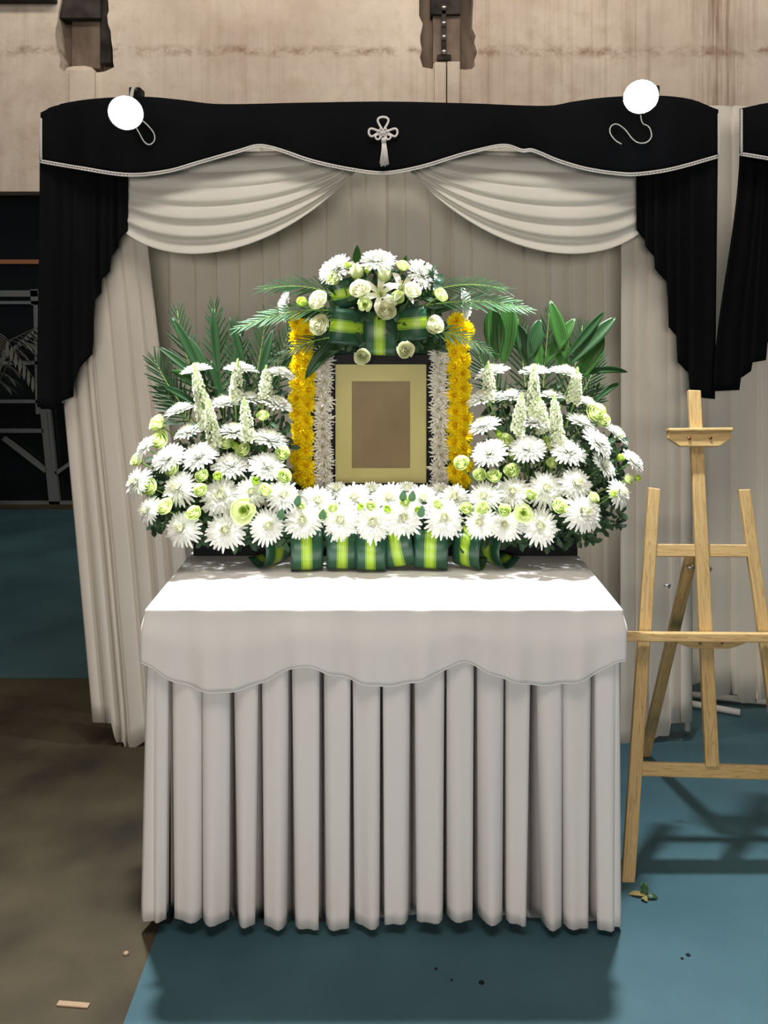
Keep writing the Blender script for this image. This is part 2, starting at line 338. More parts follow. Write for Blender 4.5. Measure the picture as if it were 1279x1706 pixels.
for lp in loops:
    n = len(lp)
    for i in range(n): j = (i+1) % n; mb.face((o+i, o+j, o+j+N, o+i+N))
    o += n
wall = tag(obj('wall_back', mb, M['wall'], smooth=False), 'stained cream plaster wall behind the canopy', kind='structure')
# inside of the pockets: column faces, brackets, bolts
def wbox(px0, py0, px1, py1, y0, y1, name, m_, parent=wall):
    mb = MB(); mb.box((wx(px0), y0, wz(py1)), (wx(px1), y1, wz(py0))); return bevel(obj(name, mb, m_, parent, smooth=False), 0.004, 1)
wbox(85, -80, 200, 125, WY+0.19, WY+0.4, 'column_head', M['raw'])
wbox(96, -62, 165, 28, WY+0.03, WY+0.2, 'beam_end', M['raw_dark'])
wbox(112, 28, 160, 108, WY+0.10, WY+0.2, 'column_face', M['raw'])
wbox(162, -60, 180, 100, WY+0.08, WY+0.2, 'rib', M['raw_dark'])
wbox(694, -80, 796, 120, WY+0.19, WY+0.4, 'column_head', M['raw'])
wbox(722, -62, 768, 106, WY+0.09, WY+0.2, 'column_face', M['raw'])
wbox(718, -62, 768, 20, WY+0.05, WY+0.2, 'beam_end', M['raw_dark'])
wbox(736, 10, 744, 90, WY+0.05, WY+0.09, 'steel_strap', M['raw_dark'])
wbox(729, 88, 752, 97, WY+0.04, WY+0.09, 'steel_plate', M['raw_dark'])
for py in (10, 36, 59, 84):
    mb = MB(); mb.lathe([(0.0, -0.03), (0.02, -0.028), (0.024, -0.01), (0.026, 0.01)], 8, mat=Matrix.Translation((wx(740), WY+0.05, wz(py))) @ Matrix.Rotation(-PI/2, 4, 'X'))
    obj('bolt', mb, M['steel'], wall)
wbox(723, 107, 742, 180, WY-0.06, WY+0.02, 'plaster_pilaster', M['wall']); wbox(744, 106, 765, 180, WY-0.06, WY+0.02, 'plaster_pilaster', M['wall'])
wbox(741, 110, 745, 180, WY-0.02, WY+0.02, 'joint', M['raw_dark'])
wbox(118, 118, 160, 190, WY-0.04, WY+0.02, 'plaster_pilaster', M['wall'])
wbox(-300, -20, 96, 7, WY-0.10, WY, 'pipe_beam', M['raw_dark'])
mb = MB(); mb.box((-7.1, -4, 5.6), (7.1, WY+0.3, 5.75)); tag(obj('ceiling', mb, M['ceiling'], smooth=False), kind='structure')

# dark glazed opening with steel bars
mb = MB(); mb.box((-7, WY+0.24, 0), (-1.6, WY+0.28, zo+0.02)); win = tag(obj('window_1', mb, M['glass_dark'], smooth=False), 'dark glazed opening under the wall', kind='structure')
def bar(p0, p1, wd=0.03, m_='grey_metal', name='bar', Yb=WY+0.18):
    a = P(*p0, Yb); b = P(*p1, Yb); mb = MB(); d = (b-a).normalized(); s = d.cross(V((0, 1, 0)))*wd*0.5
    mb.prism([a-s, b-s, b+s, a+s], V((0, 1, 0)), 0.04); return obj(name, mb, M[m_], win, smooth=False)
M['grey_metal'].node_tree.nodes['Principled BSDF'].inputs['Base Color'].default_value = (0.13, 0.145, 0.15, 1)
bar((-60, 436), (250, 436), 0.035, 'wood_dark', 'wooden_beam')
bar((-60, 489), (250, 489), 0.05); bar((-60, 504), (250, 504), 0.025)
bar((56, 482), (58, 508), 0.06); bar((59, 505), (63, 690), 0.035)
bar((58, 552), (-50, 643), 0.035); bar((-60, 605), (250, 604), 0.03); bar((-60, 669), (250, 669), 0.025)
bar((-60, 718), (72, 718), 0.03); bar((5, 730), (76, 785), 0.035); bar((-60, 839), (250, 838), 0.03); bar((92, 789), (170, 735), 0.03)
bar((72, 682), (88, 846), 0.055, name='upright'); bar((80, 682), (97, 846), 0.03, name='upright')

# ================================================================ CANOPY
def sheet(name, us, vs, fn, m_, parent=None, thick=0.0016):
    mb = MB(); rows = [[fn(u, v) for u in us] for v in vs]; mb.grid(rows)
    return solid(obj(name, mb, m_, parent), thick)
def lin(a, b, n): return [lerp(a, b, i/(n-1)) for i in range(n)]
def pleats(x0, x1, lo, hi, seed):
    r = random.Random(seed); out = [x0]; x = x0
    while x < x1-lo: x += r.uniform(lo, hi); out.append(min(x, x1))
    if out[-1] < x1: out.append(x1)
    return out
def pleat_cols(edges, seed, depth):
    """columns (x, depth) of knife pleats: a slow ramp and a narrow sharp return"""
    r = random.Random(seed); cols = []
    for a, b in zip(edges, edges[1:]):
        wd = b-a; d = depth*r.uniform(0.55, 1.2); g = min(2.2, wd*0.12); bulge = r.uniform(0.0, 0.35)
        for t in (0.0, 0.12, 0.3, 0.5, 0.7, 0.88): cols.append((a+g+(wd-g)*t, d*(0.12+0.5*t)-d*bulge*math.sin(PI*t)))
        cols.append((b, d*0.85)); cols.append((b+g*0.4, d*1.1))
    return cols
# backdrop
ed = pleats(205, 1085, 27, 46, 11); cols = pleat_cols(ed, 12, 0.048)
def fb(c, v):
    x, d = c; Y = 3.27+d*(0.9+0.3*v); X = (x-CX)*3.27/F; X += 0.004*math.sin(x*0.13+v*5)
    return V((X, Y+0.004*math.sin(v*9+x*0.05), lerp(2.20, 0.05, v)))
bd = tag(sheet('backdrop_curtain', cols, lin(0, 1, 22), fb, M['backdrop']), 'pleated off-white backdrop curtain behind the flowers', 'curtain')
# side drapes, white
def side_drape(name, lf, rt, top, bot, Y, pe, seed, depth, label, wave=0.0):
    cols = pleat_cols(pe, seed, depth)
    def f(c, v):
        t, d = c; t /= 100.0; yy = lerp(top, 0, v); yb = pl(bot, t); y = lerp(top, yb, v)
        x = lerp(pl(lf, y), pl(rt, y), t)
        return P(x, y, Y+d*(0.4+0.9*v)+wave*math.sin(t*22)*v)
    return tag(sheet(name, cols, lin(0, 1, 30), f, M['white_cloth']), label, 'curtain')
side_drape('side_curtain', [(250, 78), (680, 104), (1200, 151)], [(250, 226), (415, 246), (640, 272), (900, 306), (1250, 335)], 250,
           [(0, 1203), (0.20, 1205), (0.22, 1237), (0.30, 1236), (0.315, 1254), (0.40, 1246), (0.55, 1228), (1, 1215)], 3.07,
           [0, 14, 27, 33, 52, 71, 86, 100], 5, 0.03, 'long off-white side curtain at the left edge of the canopy')
side_drape('side_curtain', [(250, 1032), (1260, 1030)], [(250, 1150), (1260, 1152)], 250,
           [(0, 1252), (0.35, 1240), (0.55, 1226), (0.69, 1226), (0.71, 1205), (1.0, 1203)], 3.09,
           [0, 22, 40, 68, 84, 100], 6, 0.03, 'off-white side curtain at the right edge of the canopy, behind the easel')
ed = pleats(1142, 1470, 30, 52, 21); cols = pleat_cols(ed, 22, 0.035)
hem = [(1142, 0.10), (1172, 0.105), (1174, 0.06), (1232, 0.07), (1234, 0.035), (1265, 0.03), (1267, 0.05), (1500, 0.05)]
tag(sheet('neighbour_curtain', cols, lin(0, 1, 20), lambda c, v: V(((c[0]-CX)*3.34/F, 3.34+c[1]*(0.9+0.5*v), lerp(CH+(HZ-176)*3.34/F, pl(hem, c[0]), v))), M['backdrop']),
    'off-white curtain of the neighbouring booth at the right edge', 'curtain')
# swags
def swag(name, flip, label):
    def fx(x): return x if not flip else (1278-x)-3
    nu, nv = 44, 70
    def f(u, v):
        x0, y0 = 206, lerp(240, 386, v); x1 = lerp(620, 592, v); y1 = lerp(238, 286, v)
        p1x = lerp(300, 285, v); p1y = lerp(255, 448, v**1.05); p2x = lerp(500, 455, v); p2y = lerp(255, 432, v**1.05)
        x = bez(x0, p1x, p2x, x1, u); y = bez(y0, p1y, p2y, y1, u)
        fold = 0.5+0.5*math.sin(2*PI*(v*6.2+0.35*math.sin(u*3.0+0.4)*(1-v)+0.15*u)); fold = fold**1.6
        amp = (0.020*math.sin(PI*u)**0.6+0.008)*(0.35+0.75*v)
        y += 3.2*math.sin(2*PI*(v*6.2+0.15*u))*math.sin(PI*u)
        bulge = 0.075*math.sin(PI*u)*math.sin(PI*0.62*v)
        return P(fx(x), y, 3.035-bulge-amp*fold)
    tag(sheet(name, lin(0, 1, nu), lin(0, 1, nv), f, M['swag']), label, 'drapery')
swag('swag', False, 'gathered white chiffon swag at the left under the black valance')
swag('swag', True, 'gathered white chiffon swag at the right under the black valance')
# black valance
VY = 2.93
vt = [(68, 188), (85, 178), (150, 166), (240, 162), (300, 167), (360, 174), (500, 172), (640, 170), (780, 173), (915, 177), (955, 170), (1010, 163), (1090, 160), (1150, 166), (1195, 183)]
vb = [(66, 268), (130, 279), (215, 291), (280, 285), (330, 271), (400, 251), (430, 243), (460, 248), (520, 268), (590, 283), (640, 288), (700, 278), (770, 257), (825, 244), (845, 243), (870, 251), (885, 250), (930, 268), (980, 282), (1040, 290), (1070, 289), (1120, 281), (1196, 260)]
def vy(x): return VY+0.05*(1-sps(min(x-66, 1196-x)/90.0))
def fv(x, v):
    xx = x+(2-2*v if x < 100 else 0)
    y = lerp(sm(vt, x), sm(vb, x), v); return P(xx, y, vy(x)-0.012*math.sin(PI*v)+0.004*math.sin(x*0.045)*v+0.003*math.sin(x*0.11+2)*v)
va = empty('black_valance', P(630, 170, VY), 'wide black valance with white lace edging across the top of the canopy', 'valance')
def child(o, par): o.parent = par; o.matrix_parent_inverse = Matrix.Translation(-par.location); return o
child(sheet('valance_cloth', lin(66, 1196, 150), lin(0, 1, 12), fv, M['black_cloth'], None, 0.004), va)
# top fold going back over the pole
child(sheet('top_fold', lin(100, 1165, 80), lin(0, 1, 4), lambda x, v: P(x, sm(vt, x), vy(x))+V((0, 0.15*v, -0.035*v*v)), M['black_cloth'], None, 0.004), va)
def lace(pts3, per, name='lace_trim', wd=0.0145, fwd=V((0, -1, 0))):
    mb = MB(); pts3 = [V(p) for p in pts3]
    up = []
    for i, p in enumerate(pts3):
        t = (pts3[min(i+1, len(pts3)-1)]-pts3[max(0, i-1)]).normalized(); s = fwd.cross(t).normalized(); s = -s if False else s
        up.append(s)
    off = fwd*0.006
    # band with two cords
    for a, b, th in ((-0.45, -0.1, 0.0012), (0.12, 0.40, 0.0012)):
        rows = [[p+off+s*wd*a for p, s in zip(pts3, up)], [p+off*1.3+s*wd*(a+b)/2 for p, s in zip(pts3, up)], [p+off+s*wd*b for p, s in zip(pts3, up)]]
        mb.grid(rows)
    L = 0; nxt = 0; k = 0
    for i in range(1, len(pts3)):
        seg = (pts3[i]-pts3[i-1]).length
        while nxt <= L+seg:
            t = (nxt-L)/seg; p = pts3[i-1].lerp(pts3[i], t)+off; s = up[i]; tg = (pts3[i]-pts3[i-1]).normalized()
            # open scallop loop on the outer side, bridge bar between the cords
            r = per*0.42; ring = [p+s*wd*0.40+(tg*math.cos(a)*r+s*math.sin(a)*r*1.25) for a in lin(0, PI, 7)]
            inn = [p+s*wd*0.40+(tg*math.cos(a)*r*0.45+s*math.sin(a)*r*0.6) for a in lin(0, PI, 7)]
            mb.grid([ring, inn]); mb.grid([[p-s*wd*0.12-tg*r*0.3, p-s*wd*0.12+tg*r*0.3], [p+s*wd*0.14-tg*r*0.3, p+s*wd*0.14+tg*r*0.3]])
            nxt += per
        L += seg
    return solid(obj(name, mb, M['lace']), 0.0012)
edge = [P(x, sm(vb, x)+1, vy(x)+0.004*math.sin(x*0.045)+0.003*math.sin(x*0.11+2)) for x in lin(67, 1195, 260)]
l = lace(edge, 0.0115, wd=-0.0145); tag(l, 'white scalloped lace'); child(l, va)
l = lace([P(69.5, y, vy(69)-0.004-0.012*math.sin(PI*(y-190)/78)) for y in lin(199, 266, 14)], 0.0115, fwd=V((0, -1, 0)), wd=-0.008); child(l, va)
l = lace([P(1195, y, vy(1195)-0.004-0.012*math.sin(PI*(y-183)/78)) for y in lin(190, 260, 14)], 0.0115, wd=0.004); child(l, va)
# black jabots
def jabot(name, xs, bot, topy, Y, label, lfn=None, depth=0.045, steps=None):
    def f(x, v):
        yb = pl(bot, x); y = lerp(topy(x) if callable(topy) else topy, yb, v)
        xx = x+(lfn(x, y) if lfn else 0); k = 0.0
        if steps:
            for i, (a, b) in enumerate(zip(steps, steps[1:])):
                if a <= x <= b: k = depth*(x-a)/(b-a)*(1 if True else -1)
        return P(xx, y, Y+k*(0.3+0.7*v)+0.004*math.sin(x*0.2))
    return tag(sheet(name, xs, lin(0, 1, 26), f, M['black_cloth'], None, 0.003), label, 'drapery')
def xs_of(pts, extra=3):
    x = sorted(set(p[0] for p in pts)); out = []
    for a, b in zip(x, x[1:]):
        n = max(1, int((b-a)/4)); out += [lerp(a, b, i/n) for i in range(n)]
    return out+[x[-1]]
b1 = [(66, 678), (95, 684), (103, 680), (104, 668), (122, 661), (122.6, 640), (133, 612), (154, 590), (155.5, 560), (158, 500), (168, 488), (169, 466), (183, 452), (184.5, 428), (197, 412), (198, 400), (212.5, 384), (213, 300)]
jabot('black_drape', xs_of(b1), b1, 240, 2.985, 'black cascade drape with stepped edge hanging at the left of the canopy', lambda x, y: -4*sps((y-270)/400)*(1-sps((x-66)/60)), steps=[66, 103.5, 122.3, 155, 168.5, 184, 197.5, 214])
b2 = [(1060, 300), (1060.5, 383), (1074, 400), (1075, 410), (1090, 428), (1091, 448), (1111, 470), (1113, 500), (1114, 545), (1127, 560), (1129, 603), (1147, 622), (1149, 656), (1170, 663), (1190, 665)]
jabot('black_drape', xs_of(b2), b2, 240, 2.985, 'black cascade drape with stepped edge hanging at the right of the canopy', lambda x, y: 5*sps((x-1140)/50)*(1-(y-270)/420), steps=[1060, 1074.5, 1090.5, 1112, 1128, 1148, 1191])
b3 = [(1188, 652), (1231, 650), (1233, 630), (1250, 618), (1252, 604), (1275, 600), (1277, 570), (1300, 548), (1302, 500), (1330, 440), (1345, 390)]
jabot('black_drape', xs_of(b3), b3, 244, 2.99, 'black cascade drape of the neighbouring canopy at the right edge of the photo', lambda x, y: 44*(1-sps((y-240)/420))*(1-sps((x-1188)/120)), steps=[1188, 1232, 1251, 1276, 1301, 1346])
va2 = empty('black_valance', P(1300, 178, VY), 'black valance of the neighbouring canopy, cut off by the right edge', 'valance')
vt2 = [(1233, 181), (1262, 175), (1300, 170), (1400, 168), (1500, 176)]; vb2 = [(1231, 256), (1279, 264), (1350, 280), (1420, 285), (1500, 275)]
child(sheet('valance_cloth', lin(1232, 1480, 40), lin(0, 1, 8), lambda x, v: P(x, lerp(sm(vt2, x), sm(vb2, x), v), VY-0.012*math.sin(PI*v)), M['black_cloth'], None, 0.004), va2)
child(sheet('top_fold', lin(1262, 1480, 12), lin(0, 1, 4), lambda x, v: P(x, sm(vt2, x), VY)+V((0, 0.07*v, -0.02*v*v)), M['black_cloth'], None, 0.004), va2)
l = lace([P(x, sm(vb2, x)+1, VY) for x in lin(1232, 1400, 50)], 0.0115, wd=-0.0145); child(l, va2)
l = lace([P(1233.5, y, VY-0.004-0.012*math.sin(PI*(y-181)/76)) for y in lin(183, 256, 16)], 0.0115, wd=-0.009); child(l, va2)
# supporting frame, mostly hidden
fr = empty('curtain_frame', (0, 3.1, 0), 'white tubular frame carrying the curtains, feet showing under the hem', 'frame')
zt = P(0, 176, 3.08).z-0.07
for nm, pts in (('top_pole', [(-1.13, 3.14, zt), (1.16, 3.14, zt)]), ('post', [(-0.97, 3.18, 0.02), (-0.97, 3.18, zt)]), ('post', [(1.10, 3.16, 0.02), (1.10, 3.16, zt)]),
                ('back_pole', [(-1.13, 3.42, zt), (2.2, 3.42, zt)]), ('foot_tube', [(1.02, 3.46, 0.02), (1.35, 3.30, 0.02)]), ('foot_tube', [(1.16, 3.47, 0.02), (1.9, 3.30, 0.02)]), ('foot_tube', [(-0.97, 3.18, 0.02), (-0.97, 3.44, 0.02)]),
                ('side_pole', [(-1.12, 3.14, zt), (-1.12, 3.42, zt)]), ('side_pole', [(1.10, 3.14, zt), (1.10, 3.42, zt)])):
    mb = MB(); mb.tube(pts, 0.012, 10); child(obj(nm, mb, M['white_metal']), fr)
# white knot ornament
kn = empty('knot_ornament', P(638, 235, VY-0.03), 'white knotted cord ornament with tassel on the middle of the black valance', 'ornament')
KY = VY-0.026
def kt(pts, r, name, closed=False):
    mb = MB(); mb.tube([P(a, b, KY+c) for a, b, c in pts], r, 6); o = obj(name, mb, M['knot']); child(o, kn); return o
def loop(cx, cy, a0, ln, wd, n=16):
    out = []
    for i in range(n+1):
        t = i/n; s = math.sin(PI*t)**0.75*ln; w_ = math.sin(2*PI*t)*wd
        out.append((cx+math.cos(a0)*s-math.sin(a0)*w_, cy-math.sin(a0)*s-math.cos(a0)*w_, -0.002*math.sin(PI*t)))
    return out
kt(loop(638, 220, PI/2, 25, 9), 0.0042, 'top_loop'); kt(loop(634, 219, PI*1.0+0.12, 20, 6.5), 0.004, 'side_loop'); kt(loop(642, 219, -0.12, 20, 6.5), 0.004, 'side_loop')
kt(loop(636, 222, PI+0.75, 13, 4), 0.0034, 'small_loop'); kt(loop(640, 222, -0.75, 13, 4), 0.0034, 'small_loop')
kp = []
for i in range(60):
    t = i/59*2*PI; kp.append((638+7.5*math.cos(3*t)*math.cos(2*t)+2*math.cos(t), 221+8*math.cos(3*t)*math.sin(2*t), -0.004+0.004*math.sin(5*t)))
kt(kp, 0.0026, 'knot')
mb = MB(); 
for i in range(26):
    a = R.uniform(-1, 1); d = R.uniform(-1, 1); mb.tube([P(639+2.5*a, 232, KY+0.002*d), P(640+4.5*a, 250, KY+0.004*d), P(640+7*a+R.uniform(-1, 1), 275+R.uniform(-3, 3), KY+0.005*d)], 0.0014, 5)
mb.tube([P(639, 230, KY), P(639.5, 236, KY)], [0.008, 0.010], 10)
child(obj('tassel', mb, M['knot']), kn)

# ================================================================ LAMPS
def make_lamp(px, Y, n, label, neck, wire):
    c = P(px[0], px[1], Y); root = empty('clip_lamp', c, label, 'lamp', None)
    q = n.normalized().to_track_quat('Z', 'Y').to_matrix().to_4x4()
    mb = MB(); mb.lathe([(0.0, -0.075), (0.022, -0.073), (0.030, -0.055), (0.038, -0.03), (0.050, 0.006), (0.0525, 0.008), (0.050, 0.009), (0.047, -0.004), (0.045, -0.006), (0.0, -0.006)], 28, mat=q)
    obj('lamp_housing', mb, M['white_metal'], root)
    mb = MB(); mb.lathe([(0.0005, -0.004), (0.025, -0.0035), (0.046, -0.003)], 28, mat=q); tag(obj('led_disc', mb, M['led'], root), 'glowing white disc')
    mb = MB(); a = -n.normalized()*0.07; b = P(neck[0], neck[1], VY+0.12)-c
    mb.tube([bez(a, a-n*0.05, b+V((0, -0.06, 0.05)), b, t) for t in lin(0, 1, 12)], 0.006, 8); obj('gooseneck', mb, M['white_metal'], root)
    mb = MB(); mb.box((b.x-0.02, b.y-0.03, b.z-0.03), (b.x+0.02, b.y+0.03, b.z+0.02)); bevel(obj('clamp', mb, M['black_plastic'], root, smooth=False), 0.004)
    pts = [P(x, y, VY-0.026)-c for x, y in wire]; n_ = len(pts); sp = []
    for i in range(n_-1):
        p0, p1, p2, p3 = pts[max(0, i-1)], pts[i], pts[i+1], pts[min(n_-1, i+2)]
        for k in range(6):
            t = k/6; sp.append(0.5*((2*p1)+(p2-p0)*t+(2*p0-5*p1+4*p2-p3)*t*t+(3*p1-p0-3*p2+p3)*t**3))
    sp.append(pts[-1]); mb = MB(); mb.tube(sp, 0.0022, 6); obj('cable', mb, M['wire_white'], root)
make_lamp(LAMPS[0][0], LAMPS[0][1], LAMPS[0][2], 'shining white clip lamp on the left of the black valance', (228, 158), [(222, 205), (232, 222), (240, 236), (249, 241), (257, 234), (256, 222), (246, 209), (236, 200)])
make_lamp(LAMPS[1][0], LAMPS[1][1], LAMPS[1][2], 'shining white clip lamp above the right of the black valance', (1085, 155), [(1035, 240), (1024, 233), (1016, 221), (1018, 210), (1028, 207), (1041, 216), (1053, 231), (1064, 238), (1077, 237), (1085, 227), (1081, 212), (1070, 205), (1067, 192)])

# ================================================================ TABLE
TZ = 0.80; TX = 0.582; TY0 = 2.135; TY1 = 2.80
t = empty('table', (0, (TY0+TY1)/2, 0), 'folding table hidden under the white cloth, only a dark foot showing at its left', 'table')
def tb(name, lo, hi, m_):
    mb = MB(); mb.box(lo, hi); return bevel(child(obj(name, mb, M[m_], smooth=False), t), 0.003)
tb('tabletop', (-TX+0.01, TY0+0.012, TZ-0.03), (TX-0.01, TY1-0.01, TZ-0.003), 'table_wood')
for sx in (-1, 1):
    for yy in (TY0+0.05, TY1-0.06): tb('leg', (sx*(TX-0.035)-0.015, yy-0.015, 0.004), (sx*(TX-0.035)+0.015, yy+0.015, TZ-0.03), 'black_plastic')
tc = empty('tablecloth', (0, TY0, TZ), 'white tablecloth with scalloped overlay and pleated skirt on the flower table', 'tablecloth')
# perimeter: left side (back to front), front, right side
rc = 0.02
def perim(s, inset=0.0):
    """s in metres; 0 = left front corner start; negative = left side; returns point, outward normal"""
    wd = 2*TX
    if s < 0: return V((-TX, TY0-s, 0)), V((-1, 0, 0))
    if s > wd: return V((TX, TY0+(s-wd), 0)), V((1, 0, 0))
    nx = 0
    if s < rc: nx = -(1-s/rc)
    if s > wd-rc: nx = (s-(wd-rc))/rc
    return V((-TX+s, TY0, 0)), V((nx, -1, 0)).normalized()
def s_of(px): return (px-245)/795.0*2*TX
# skirt pleats
gaps = [250, 285, 337, 387, 435, 485, 538, 588, 638, 690, 746, 796, 845, 893, 942, 992, 1036]
sg = [-0.60, -0.50, -0.40, -0.30, -0.20, -0.10]+[s_of(g) for g in gaps]+[2*TX+k for k in (0.1, 0.2, 0.3, 0.4, 0.5, 0.6)]
hw = {285: 5, 337: 1.2, 387: 5, 435: 5, 485: 5, 538: 7, 588: 3, 638: 4, 690: 7, 746: 4, 796: 6, 845: 4, 893: 9, 942: 1.2, 992: 5}
cols = []; r2 = random.Random(4)
for i, (a, b) in enumerate(zip(sg, sg[1:])):
    wA = wB = 0.004
    for g in hw:
        if abs(s_of(g)-a) < 1e-6: wA = hw[g]*0.0015
        if abs(s_of(g)-b) < 1e-6: wB = hw[g]*0.0015
    ph = r2.uniform(0, 6.28); flare = r2.uniform(0.6, 1.4); fa = r2.uniform(0.2, 2.2); fb_ = r2.uniform(0.2, 2.2)
    for kk, tt in enumerate((0.0, 0.001, 0.002, 0.12, 0.26, 0.42, 0.58, 0.74, 0.88, 0.998, 0.999)):
        cols.append((a, b, tt, kk, wA, wB, ph, flare, fa, fb_))
def fsk(c, v):
    a, b, tt, kk, wA, wB, ph, flare, fa, fb_ = c
    gA = wA*(1+fa*v*1.3); gB = wB*(1+fb_*v*1.3); wide = 0.004
    a2 = a+gA*0.5; b2 = b-gB*0.5
    if kk == 0: s, d = a, -0.046
    elif kk == 1: s, d = a2+0.007, -0.032
    elif kk == 9: s, d = b2-0.007, -0.032
    elif kk == 10: s, d = b, -0.046
    else:
        tn = (kk-2)/6.0; s = lerp(a2, b2, tn)
        d = 0.012*v*flare*math.sin(PI*tn)-0.002*(1-math.sin(PI*tn)**0.5)+v*(0.007*math.sin(3.2*tn*2+ph))
        d += 0.014*math.sin(ph*7)*(tn-0.5)*(0.4+v)
        if kk in (2, 8): d -= 0.001+0.003*v
    if kk in (0, 1, 9, 10): d *= (0.6+0.4*sps(v*3))
    p, n = perim(s); z = lerp(TZ-0.05, 0.030+0.010*math.sin(s*9+1)-(0.016 if kk in (0, 10) else 0.004 if kk in (1, 9) else 0), v)
    return V((p.x+n.x*d, p.y+n.y*d, z))
child(sheet('pleated_skirt', cols, lin(0, 1, 26), fsk, M['table_cloth'], None, 0.0012), tc)
# overlay: top and scalloped drop in one piece
scal = [(-240, 1118), (130, 1120), (200, 1100), (245, 1100), (285, 1128), (360, 1149), (430, 1138), (505, 1106), (560, 1122), (650, 1140), (730, 1120), (775, 1101), (830, 1122), (905, 1139), (980, 1126), (1030, 1100), (1045, 1100), (1120, 1120), (1500, 1120)]
def drop_z(px): return CH-(sm(scal, px)-HZ)*TY0/F
ss = sorted(set(lin(-0.64, -0.01, 20)+lin(0, rc, 5)+lin(rc, 2*TX-rc, 130)+lin(2*TX-rc, 2*TX, 5)+lin(2*TX+0.01, 2*TX+0.64, 20)))
def fov(s, v):
    p, n = perim(s); px = 245+s/(2*TX)*795; zb = drop_z(px)
    if v < 0.12:
        a = v/0.12*PI/2; r = 0.007
        q = p+n*(0.008-r+r*math.sin(a)-0.004); z = TZ+0.003-r+r*math.cos(a)
        return V((q.x, q.y, z))
    k = (v-0.12)/0.88; d = 0.004+0.010*sps(k*2)+(0.006*math.sin(s*38+1.3*math.sin(s*11))+0.004*math.sin(s*83+2))*(0.08+0.92*k)
    if s < 0 or s > 2*TX: d += 0.004*math.sin(k*5)
    q = p+n*d; return V((q.x, q.y, lerp(TZ-0.004, zb, k)))
child(sheet('scalloped_overlay', ss, lin(0, 0.12, 5)+lin(0.16, 1, 16), fov, M['table_cloth'], None, 0.0012), tc)
# raised hem line
mb = MB(); mb.tube([fov(s, 1.0)+V((0, -0.0004, 0)) for s in ss if 0 <= s <= 2*TX], 0.0011, 5); child(obj('hem', mb, M['table_cloth']), tc)
mb = MB(); r3 = random.Random(2)
rows = [[V((x, y, TZ+0.003+0.0012*math.sin(x*17+y*9)*math.sin(y*23)*(1 if abs(x) < TX-0.03 and y > TY0+0.04 else 0))) for x in lin(-TX-0.001, TX+0.001, 50)] for y in lin(TY0-0.001, TY1, 30)]
mb.grid(rows); child(solid(obj('top_cloth', mb, M['table_cloth']), 0.0012, -1), tc)
for sx, py in ((-1, 1100), (1, 1085)):
    mb = MB(); c = V((sx*(TX+0.010), TY0+0.03, CH-(py-HZ)*2.15/F)); 
    for k in range(5):
        a = k*1.3; mb.grid([[c+V((sx*0.0*i, -0.003, 0)) for i in range(3)], [c+V((sx*(0.006+0.004*math.sin(a+i)), -0.004+0.003*i, -0.008-0.004*math.cos(a)+0.002*i)) for i in range(3)], [c+V((sx*(0.010+0.003*math.cos(a)), -0.006+0.006*i, -0.014+0.003*math.sin(a*2))) for i in range(3)]])
    child(solid(obj('tie_knot', mb, M['table_cloth']), 0.001), tc)

# ================================================================ FLOWER MESHES
def petal(mb, base, d, up, L, W, bend, cup=0.25, n=4, tipr=0.5, m=0, twist=0.0):
    """narrow petal: base point, direction, up normal, length, width, bend (radians along its length)"""
    side = d.cross(up).normalized(); p = base.copy(); rows = []; ang = 0.0; 
    for i in range(n+1):
        t = i/n; wdt = W*(0.45+1.1*t-0.55*t*t)*(1.0 if t < 0.85 else (0.62 if t < 0.999 else 0.0))
        if i == n: wdt = W*0.16*tipr*2
        dd = d*math.cos(ang)+up*math.sin(ang); uu = up*math.cos(ang)-d*math.sin(ang)
        sd = side*math.cos(twist*t)+uu*math.sin(twist*t)
        rows.append([p-sd*wdt*0.5+uu*wdt*cup, p.copy(), p+sd*wdt*0.5+uu*wdt*cup])
        p = p+dd*(L/n); ang += bend/n
    mb.grid(rows, m)
def bloom(seed, rings, R0=1.0, W=0.13, dome=0.22, el0=82, el1=-8, irregular=0.15, nseg=4, droop=-0.5, incurve=0.9, L0=0.38):
    """chrysanthemum head, outer radius 1, axis +Z"""
    r = random.Random(seed); mb = MB(); K = len(rings)
    for k, cnt in enumerate(rings):
        t = k/(K-1); el = math.radians(lerp(el0, el1, t**0.9)); L = lerp(L0, 0.93, t**1.1); rb = 0.03+0.10*t; zb = dome*(1-t*0.8)
        for j in range(cnt):
            a = 2*PI*(j+0.5*(k % 2))/cnt+r.uniform(-0.5, 0.5)*2.2/cnt; e = el+r.uniform(-0.12, 0.12)
            rad = V((math.cos(a), math.sin(a), 0)); d = rad*math.cos(e)+V((0, 0, 1))*math.sin(e); up = V((0, 0, 1))*math.cos(e)-rad*math.sin(e)
            petal(mb, rad*rb+V((0, 0, zb)), d, up, L*(1+r.uniform(-irregular, irregular*0.7)), W*r.uniform(0.8, 1.2), lerp(incurve, droop, t)+r.uniform(-0.25, 0.25), 0.22, nseg, tipr=1.25, twist=r.uniform(-0.3, 0.3))
    return mb
def heart(seed, cnt=26, rad=0.16, h=0.34, z0=0.22, W=0.05):
    r = random.Random(seed); mb = MB()
    for i in range(cnt):
        a = i*2.39996; q = math.sqrt(i/cnt)*rad; rd = V((math.cos(a), math.sin(a), 0)); e = PI/2-0.5*q/rad
        d = rd*math.cos(e)+V((0, 0, 1))*math.sin(e); up = V((0, 0, 1))*math.cos(e)-rd*math.sin(e)
        petal(mb, rd*q+V((0, 0, z0)), d, up, h*r.uniform(0.8, 1.1), W, 0.9, 0.3, 3)
    return mb
